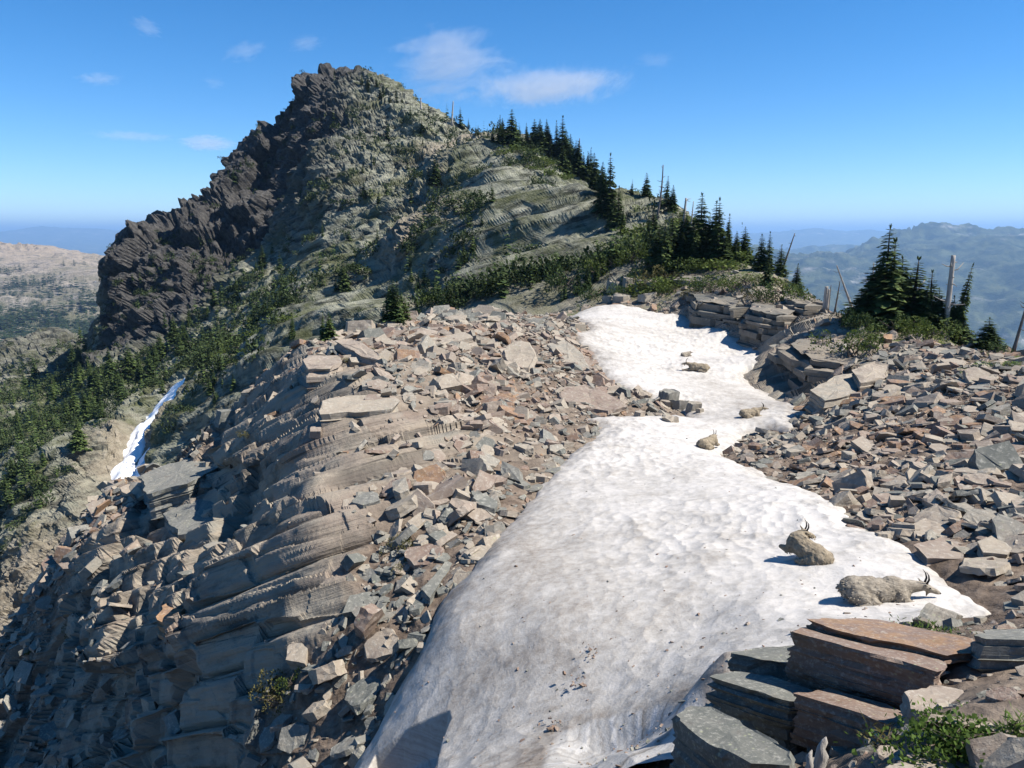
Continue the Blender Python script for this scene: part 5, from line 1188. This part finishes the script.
for a in ((620,297,34,20,M_FIR,'dark shrub at the left foot of the square block of ledges'),(665,293,34,18,M_SHRUB,'green shrub right of the square block of ledges'),(712,290,40,16,M_FIR,'dark shrub on top of the long low ledge'),(735,292,36,18,M_SHRUB,'green shrub between long low ledge and dark bluff'),(757,298,30,16,M_DRY,'dry shrub on the left shoulder of the dark bluff'),(690,296,26,12,M_DRY,'dry shrub low on the ledge above the snow'),(655,272,40,24,M_SHRUB,'broad green shrub left of the forward fir'),(632,282,34,22,M_FIR,'dark shrub behind the square block of ledges'),(612,268,34,22,M_SHRUB,'green shrub on the slope below the buttress brink'),
  (840,322,34,22,M_SHRUB,'green shrub at the left end of the right crest'),(890,330,44,22,M_FIR,'dark low shrub under the tallest crest fir'),(912,332,36,18,M_SHRUB,'green low shrub right of the tallest crest fir')):
    shrub(*a)
for u, v, w, h, t, k in ((606,300,18,7,.30,3),(620,300,22,9,.36,7),(646,299,22,8,.33,14),(612,290,18,11,.40,21),(627,288,22,13,.36,24),(641,288,18,12,.42,2),(653,286,14,10,.35,5)):
    p, n = at(u, v); zc = float(project(np.array(p[:]))[2]); s = zc / F_PX; V = PROTO_F[k][0]; ext = V.max(0) - V.min(0)
    o = link('rock', ROCK_ME[k], loc=p + Vector((0, 0, h * s * .25))); o.scale = (w * s / ext[0], w * s * .8 / ext[1], h * s * 1.2 / ext[2]); o.rotation_euler = (.15 * math.sin(k), .12, k * .7); o.color = (t, 0, 0, 1)
    tag(o, 'low yellowish-grey block in the broken wall at the top end of the snow', 'rock', 'blocks of the broken wall above the snow')
# foreground plants
def blade_plant(name, label, u, v, wpx, hpx, mat, n, seed, broad=.25, cat='plant', ln=.5):
    r = random.Random(seed); p, _ = at(u, v); _, _, zc = project(np.array(p[:])); s = float(zc) / F_PX; V, F = [], []
    for _ in range(n):
        x, y = r.gauss(0, .36) * wpx * s, r.gauss(0, .2) * wpx * s; hh = hpx * s * r.uniform(.25, 1) * max(.25, 1 - (x / (wpx * s * .7)) ** 2)
        a = r.random() * 6.28; d = Vector((math.cos(a), math.sin(a), r.uniform(.2, 1.4))).normalized() * hpx * s * ln * r.uniform(.5, 1)
        kite(V, F, Vector((x, y, hh * r.random())), d, d.length * broad * r.uniform(.6, 1.2), Vector((r.uniform(-1, 1), r.uniform(-1, 1), .6)).normalized())
    o = D.objects.new(name, None); COL.objects.link(o); o.location = p; link('leaves', mesh_np('leaves', np.array([q[:] for q in V]), np.array(F), [mat]), o)
    sp = [([(0, 0, -.04), (r.uniform(-.1, .1) * wpx * s, r.uniform(-.1, .1) * wpx * s, hpx * s * .3), (r.uniform(-.4, .4) * wpx * s, r.uniform(-.2, .2) * wpx * s, hpx * s * .6)], [.004, .003, .0015], 5) for _ in range(14)]
    link('stem', tube_mesh('stem', sp, M_BARK), o); return tag(o, label, cat)
blade_plant('leafy_plant', 'bright green leafy plant in the dirt below the dark ledges', 955, 752, 92, 44, M_LEAF, 1500, 1, .36, ln=.17)
blade_plant('leafy_plant', 'smaller leafy sprig left of the bright green plant', 936, 728, 36, 30, M_LEAF, 320, 2, .3, ln=.22)
blade_plant('grass_tuft', 'strip of short green grass behind the rust slab', 928, 637, 62, 12, M_LEAF, 520, 3, .12, 'grass', ln=.55)
blade_plant('grass_tuft', 'thin grass blades between the lowest dark ledges', 880, 752, 30, 34, M_DRY, 60, 4, .05, 'grass', ln=.7)
blade_plant('grass_tuft', 'grass in the right corner by the tan stone', 1012, 735, 30, 26, M_LEAF, 160, 5, .08, 'grass', ln=.6)
# driftwood
def stick(label, pts, rad, mat):
    P0 = [P(*q) for q in pts]; c = P0[0]
    return tag(link('dead_branch', tube_mesh('dead_branch', [([tuple(q - c) for q in P0], rad, 8)], mat), loc=c), label, 'dead branch')
stick('bleached curved branch hanging down the brown cliff', [(846,343,36.2),(842,352,36.0),(838,366,35.6),(830,376,35.4)], [.10,.09,.07,.03], M_GREY)
stick('weathered grey stub of wood standing at the bottom of the ledges', [(816,780,3.45),(819,766,3.46),(822,756,3.47),(821,748,3.46),(825,741,3.48),(826,737,3.48)], [.035,.030,.034,.020,.016,.003], M_GREY)
stick('thinner splintered stub of wood leaning beside the grey one', [(806,778,3.42),(810,765,3.42),(809,757,3.42),(812,750,3.43)], [.024,.018,.016,.003], M_GREY)

# scrub on the ledges of the mountain: no one could count it
cand = np.nonzero((Rg.reshape(-1) > 62) & (Rg.reshape(-1) < 300) & (veg_m.reshape(-1) > .25) & okv)[0]
vis_ = pz[cand] < np.array([ZB[int(pv[i] + 60) - 1:int(pv[i] + 60) + 2, int(pu[i] + 260) - 1:int(pu[i] + 260) + 2].min() for i in cand]) * 1.04 + 2
cand = cand[vis_]
g = np.random.default_rng(77); gw = np.maximum(veg_m.reshape(-1)[cand] - .2, .01) * np.where(Rg.reshape(-1)[cand] < 110, .25, 1); sel_ = g.choice(cand, min(2500, len(cand)), replace=False, p=gw / gw.sum())
BV, BF = shrub_mesh(777, 70, .28, .7, 5)
def scatter_copies(name, V, F, ids_, smin, smax, mat, label=None, squash=(.5, .95), base=None):
    n = len(ids_); p = (GV if base is None else base)[ids_]; s = g.uniform(smin, smax, n) * g.uniform(.6, 1.2, n); a = g.random(n) * 6.28; ca, sa = np.cos(a)[:, None], np.sin(a)[:, None]
    W = np.stack([(V[None, :, 0] * ca - V[None, :, 1] * sa) * s[:, None], (V[None, :, 0] * sa + V[None, :, 1] * ca) * s[:, None], V[None, :, 2] * (s * g.uniform(*squash, n))[:, None]], -1) + p[:, None, :]
    o = link(name, mesh_np(name, W.reshape(-1, 3), (F[None] + (np.arange(n) * len(V))[:, None, None]).reshape(-1, F.shape[1]), [mat]))
    return tag(o, label, None, None, 'stuff')
lf = GV[sel_, 0] < -48
scatter_copies('scrub', BV, BF, sel_[~lf], .5, 1.5, M_SHRUB)
scatter_copies('scrub', BV, BF, sel_[lf][::2], .6, 1.9, M_SCRUB, squash=(.6, 1.6))
sc2 = np.nonzero((Rg.reshape(-1) > 70) & (Rg.reshape(-1) < 300) & okv & (gsd.reshape(-1) < -4))[0]
nz2 = fbm(GV[sc2, 0] / 11, GV[sc2, 1] / 11, GV[sc2, 2] / 11, 3, 431) + .5 * fbm(GV[sc2, 0] / 3, GV[sc2, 1] / 3, GV[sc2, 2] / 3, 2, 433)
sc2 = sc2[(nz2 > .12) & (GN[sc2, 2] > .25) & (rubble.reshape(-1)[sc2] < .6)]
scatter_copies('mountain_scrub', BV, BF, g.choice(sc2, 2400, replace=False), .5, 1.7, M_SCRUB, squash=(.7, 1.8))
TV0, TF0 = fir_crown(887, .19, 9, 6, 1, .02, .3, .05)
scatter_copies('mountain_forest', TV0, TF0, g.choice(sc2, 520, replace=False), 1.8, 4.6, M_FIR, squash=(.9, 1.1))
# woods on the left slope beyond the trees one can tell apart, and on the far valley side
wl = cand[(GV[cand, 0] < -45) & (green.reshape(-1)[cand] > .35)]
TV, TF = fir_crown(888, .17, 9, 5, 1, .02, .3, .05)
if len(wl): scatter_copies('forest', TV, TF, g.choice(wl, min(420, len(wl)), replace=False), 2.0, 5.0, M_FIR, squash=(.9, 1.1))
fv = FG.reshape(-1, 3); fr_ = np.hypot(fv[:, 0], fv[:, 1]); fu, fvv, _ = project(fv)
fn = fbm(fv[:, 0] / 130, fv[:, 1] / 130, fv[:, 2] / 90, 4, 411)
fc = np.nonzero((fr_ < 2350) & (fr_ > 500) & (fu > -200) & (fu < 140) & (fn + .45 * sstep(-60, -220, fv[:, 2]) > g.uniform(.0, .5, len(fv))))[0]
FVt, FFt = fir_crown(889, .30, 6, 6, 1, .02, .3, .05)
M_FARFIR = needle_mat('distant fir needles', (.012,.022,.010), (.020,.034,.014), (.034,.05,.02), 0)
print('far trees', len(fc))
scatter_copies('far_forest', FVt, FFt, g.choice(fc, min(9000, len(fc)), replace=False), 15, 27, M_FARFIR, base=fv, squash=(.9, 1.2))
# ---------------------------------------------------------------- mountain goats
def goat_mat(name, lo, hi):
    N = NT(name); p = N.n('TexCoord').outputs['Object']
    n = N.noise(p, 5, 6, .7); n2 = N.noise(N.scaled(p, (9, 14, 20)), 1.6, 5, .7)
    c = N.ramp(N.math('ADD', N.math('MULTIPLY', n, .55), N.math('MULTIPLY', n2, .45)), [(.34, lo), (.52, tuple((a + b) / 2 for a, b in zip(lo, hi))), (.64, hi)])
    return N.done(N.pbsdf(c, .95, N.bump(n2, .9, .03), .05))
M_GOAT = goat_mat('shedding goat wool', (.14,.12,.095), (.37,.33,.27)); M_GOATT = goat_mat('tawny goat wool', (.14,.115,.08), (.35,.295,.22))
Nh_ = NT('horn'); M_HORN = Nh_.done(Nh_.pbsdf((.018,.016,.015), .4)); Ne = NT('goat eye'); M_EYE = Ne.done(Ne.pbsdf((.01,.008,.006), .15)); Nn = NT('goat nose'); M_NOSE = Nn.done(Nn.pbsdf((.035,.03,.028), .6))
def capsule_chain(bm, pts):
    """overlapping ellipsoid beads along a chain of (x, y, z, r)"""
    for a, b in zip(pts[:-1], pts[1:]):
        L = (Vector(a[:3]) - Vector(b[:3])).length; n = max(2, int(L / (min(a[3], b[3]) * .45)))
        for i in range(n + 1):
            t = i / n; bead(bm, [a[k] * (1 - t) + b[k] * t for k in range(3)], [a[3] * (1 - t) + b[3] * t] * 3)
def bead(bm, c, r):
    bmesh.ops.create_icosphere(bm, subdivisions=2, radius=1, matrix=Matrix.Translation(Vector(c)) @ Matrix.Diagonal((r[0], r[1], r[2], 1)))
def goat(label, u, v, length, heading, mat, head=(.30, .0, .26), yaw=0.0, legs='reach', size_seed=1, tilt=(0, 0), nod=-.35, horn=1.0, voxel=.02, flat=.88, sink=.03):
    """lying goat, x towards the head; head = offset of the skull from the withers"""
    bm = bmesh.new()
    bead(bm, (-.02, 0, .25), (.50, .25, .25)); bead(bm, (-.36, 0, .25), (.24, .255, .245)); bead(bm, (-.15, 0, .28), (.35, .25, .23)); bead(bm, (.24, 0, .31), (.24, .205, .25)); bead(bm, (.22, 0, .44), (.19, .11, .13)); bead(bm, (.38, 0, .27), (.14, .17, .19))
    for s in (-1, 1):
        bead(bm, (-.30, s * .20, .17), (.23, .11, .17)); capsule_chain(bm, [(-.16, s * .25, .12, .085), (-.02, s * .29, .065, .06), (-.26, s * .31, .045, .045), (-.36, s * .31, .035, .035)])
        bead(bm, (.30, s * .15, .22), (.13, .09, .18))
    if legs == 'reach':
        capsule_chain(bm, [(.34, -.15, .15, .085), (.55, -.20, .12, .062), (.70, -.23, .075, .046), (.90, -.26, .05, .04)]); capsule_chain(bm, [(.34, .15, .13, .08), (.56, .17, .07, .055), (.40, .19, .045, .04)])
    elif legs == 'both':
        for s in (-1, 1): capsule_chain(bm, [(.34, s * .14, .15, .085), (.54, s * .15, .09, .06), (.72, s * .13, .055, .042), (.86, s * .13, .04, .036)])
    else:
        for s in (-1, 1): capsule_chain(bm, [(.34, s * .15, .13, .08), (.55, s * .16, .07, .055), (.38, s * .18, .045, .04)])
    w = Vector((.34, 0, .36)); hp = w + Vector(head)
    mid = w.lerp(hp, .5) + Vector((0, 0, .015))
    capsule_chain(bm, [(*w, .165), (*mid, .125), (*hp, .088)])
    d = Vector((math.cos(yaw), math.sin(yaw), nod)).normalized(); side = Vector((-math.sin(yaw), math.cos(yaw), 0)); upv = side.cross(d) * -1
    if upv.z < 0: upv = -upv
    f1, f2 = hp + d * .11, hp + d * .25
    capsule_chain(bm, [(*hp, .085), (*f1, .068), (*f2, .047)])
    capsule_chain(bm, [(*(f1 - upv * .06), .035), (*(f1 + d * .03 - upv * .15), .018)])                       # beard
    for s in (-1, 1):
        e = hp + side * s * .075 + upv * .045 - d * .03
        capsule_chain(bm, [(*e, .026), (*(e + side * s * .06 + upv * .02 - d * .02), .022), (*(e + side * s * .11 + upv * .025 - d * .04), .01)])
    capsule_chain(bm, [(-.56, 0, .30, .05), (-.64, 0, .22, .03)])
    me = D.meshes.new('goat_raw'); bm.to_mesh(me); bm.free()
    t = D.objects.new('goat_raw', me); COL.objects.link(t)
    m = t.modifiers.new('r', 'REMESH'); m.mode = 'VOXEL'; m.voxel_size = voxel; m2 = t.modifiers.new('s', 'SMOOTH'); m2.iterations = 5; m2.factor = .5
    dg = bpy.context.evaluated_depsgraph_get(); dg.update(); body = D.meshes.new_from_object(t.evaluated_get(dg)); D.objects.remove(t)
    n = len(body.vertices); co = np.empty(n * 3, np.float32); body.vertices.foreach_get('co', co); co = co.reshape(-1, 3); no = np.empty(n * 3, np.float32); body.vertices.foreach_get('normal', no); no = no.reshape(-1, 3)
    woolly = sstep(.62, .40, np.linalg.norm(co - np.array([-.05, 0, .28]), axis=1)) * .8 + .2
    fur = fbm(co[:, 0] / .07, co[:, 1] / .05, co[:, 2] / .09, 3, size_seed) * .026 + ridged(co[:, 0] / .05, co[:, 1] / .05, co[:, 2] / .10, 3, size_seed + 5) * .010
    co = co + no * (fur * woolly)[:, None]; body.vertices.foreach_set('co', co.reshape(-1)); body.update(); body.materials.clear(); body.materials.append(mat); body.name = 'goat_body'
    body.polygons.foreach_set('use_smooth', np.ones(len(body.polygons), bool))
    o = link('mountain_goat', body)
    if voxel < .025:                                                       # the shedding coat stands off the body in tufts
        rr = random.Random(size_seed); Vw, Fw = [], []
        for _ in range(1700):
            i = rr.randrange(n)
            if woolly[i] < .35: continue
            p0 = Vector(co[i]); nn = Vector(no[i]); d0 = (nn * .22 + Vector((-.7, 0, -.65)) + Vector((rr.uniform(-.4, .4), rr.uniform(-.4, .4), rr.uniform(-.3, .3)))).normalized()
            kite(Vw, Fw, p0 - nn * .008, d0 * rr.uniform(.03, .075), rr.uniform(.008, .016), nn)
        link('wool', mesh_np('wool', np.array([q[:] for q in Vw]), np.array(Fw), [mat]), o)
    for s in (-1, 1):
        b = hp + side * s * .035 + upv * .07 - d * .0
        pts = [b, b + upv * .10 - d * .02 + side * s * .01, b + upv * .18 - d * .08 + side * s * .02, b + upv * .23 - d * .16 + side * s * .03]
        link('horn', tube_mesh('horn', [([tuple(q if i == 0 else b + (q - b) * horn) for i, q in enumerate(pts)], [.019, .016, .010, .003], 7)], M_HORN), o)
        be = bmesh.new(); bmesh.ops.create_uvsphere(be, u_segments=8, v_segments=6, radius=.014); em = D.meshes.new('eye'); be.to_mesh(em); be.free(); em.materials.append(M_EYE)
        link('eye', em, o, loc=hp + d * .07 + side * s * .068 + upv * .03)
    be = bmesh.new(); bmesh.ops.create_uvsphere(be, u_segments=10, v_segments=8, radius=1, matrix=Matrix.Diagonal((.022, .032, .022, 1))); em = D.meshes.new('nose'); be.to_mesh(em); be.free(); em.materials.append(M_NOSE)
    link('nose', em, o, loc=f2 + d * .038 + upv * .006, rot=(0, 0, yaw))
    sc = length / 1.55; p = on_snow(u, v)
    o.location = p + Vector((0, 0, (.01 - sink) * sc)); o.scale = (sc, sc, sc * flat); o.rotation_euler = (tilt[0], tilt[1], heading)
    return tag(o, label, 'mountain goat')
R = math.radians
goat('largest goat, lying side-on at the snow edge with one foreleg stretched out, facing the scree', 876, 600, 1.27, R(-4), M_GOAT, head=(.36, 0, .07), nod=-.45, legs='reach', tilt=(R(-3), R(4)), size_seed=3, horn=.95, flat=.80, sink=.05)
goat('woolly goat seen from behind, lying on the snow and looking back over its shoulder', 806, 559, 1.18, R(118), M_GOATT, head=(.02, -.24, .10), yaw=R(-112), nod=-.45, legs='fold', tilt=(0, R(-8)), size_seed=7, horn=1.0)
goat('goat lying with head raised and turned to the right, near the brown cliff', 750, 417, 1.12, R(12), M_GOATT, head=(.34, -.03, .16), yaw=R(-10), nod=-.2, legs='fold', size_seed=11, voxel=.03)
goat('tan goat lying with only its ears and back showing, where the snow narrows', 708, 447, 1.15, R(40), M_GOATT, head=(.16, .06, .10), yaw=R(20), nod=-.3, legs='fold', size_seed=13, voxel=.03)
goat('goat lying high on the snow with forelegs stretched to the left', 698, 371, 1.42, R(168), M_GOATT, head=(.30, 0, .12), nod=-.25, legs='both', size_seed=17, voxel=.03)
goat('small kid lying just above the goat with stretched forelegs', 686, 356, .85, R(20), M_GOAT, head=(.10, -.05, .14), yaw=R(-30), nod=-.2, legs='fold', size_seed=19, horn=.3, voxel=.035)

# ---------------------------------------------------------------- thin high clouds
def cloud(name, label, u, v, wpx, hpx, dens, thr, seed, slant=0.0, dist=21000.0):
    c = P(u, v, dist); w = wpx / 2 / F_PX * dist; h = hpx / 2 / F_PX * dist
    bm = bmesh.new(); bmesh.ops.create_icosphere(bm, subdivisions=3, radius=1); me = D.meshes.new(name); bm.to_mesh(me); bm.free()
    N = NT('cloud ' + str(seed)); p = N.n('TexCoord').outputs['Object']
    q = N.n('VectorMath', {0: p, 1: (seed * 3.7, seed * 1.3, seed * 2.1)}, operation='ADD').outputs[0]
    r = N.n('VectorMath', {0: p}, operation='LENGTH').outputs['Value']
    st = max(.6, min(2.6, wpx / hpx * .5))
    n = N.math('ADD', N.math('MULTIPLY', N.noise(N.scaled(q, (st * .8, .22, 2.2)), 1.7, 10, .66, 1.0), .62), N.math('MULTIPLY', N.noise(N.scaled(q, (st * 1.1, .18, 3.4), (0, .25, 0)), 4.6, 8, .7, 1.4), .38))
    f = N.math('SUBTRACT', N.math('ADD', n, N.math('MULTIPLY', N.math('SUBTRACT', 1.0, r), .38)), thr)
    dn = N.math('MULTIPLY', N.mapr(f, .03, .17), dens * .05)
    vs = N.n('VolumeScatter', {'Color': (1, 1, 1), 'Density': dn, 'Anisotropy': .0}); N.t.links.new(vs.outputs[0], N.out.inputs['Volume'])
    me.materials.append(N.m)
    o = link(name, me, loc=c); o.scale = (w, w * .6, h); o.rotation_euler = (0, slant, -math.atan2(c[0], c[1]))
    return tag(o, label, 'cloud', None, 'thing')
cloud('cloud', 'largest wispy white cloud right of the summit', 450, 64, 150, 88, .009, .59, 1, -.15)
cloud('cloud', 'long streak of cloud trailing right from the largest one', 548, 87, 200, 40, .011, .56, 2, -.06)
cloud('cloud', 'small lens of white cloud close to the left side of the peak', 208, 143, 60, 17, .016, .50, 3, 0)
cloud('cloud', 'small white puff high at the left', 147, 27, 34, 20, .011, .55, 4, .3)
cloud('cloud', 'little puff at the left above the far hills', 98, 79, 60, 18, .010, .60, 5, -.1)
cloud('cloud', 'faint thin band of cloud low at the left', 132, 136, 100, 13, .007, .58, 6, 0)
cloud('cloud', 'faint broken puff left of the summit', 243, 51, 60, 24, .008, .60, 7, -.3)
cloud('cloud', 'faint broken puff above and left of the summit', 306, 43, 50, 22, .008, .60, 8, -.2)
cloud('cloud', 'faint speck of cloud between the left puffs and the peak', 214, 83, 30, 16, .007, .60, 9, 0)
cloud('cloud', 'faint wisp right of the long streak', 655, 60, 60, 22, .004, .60, 10, 0)
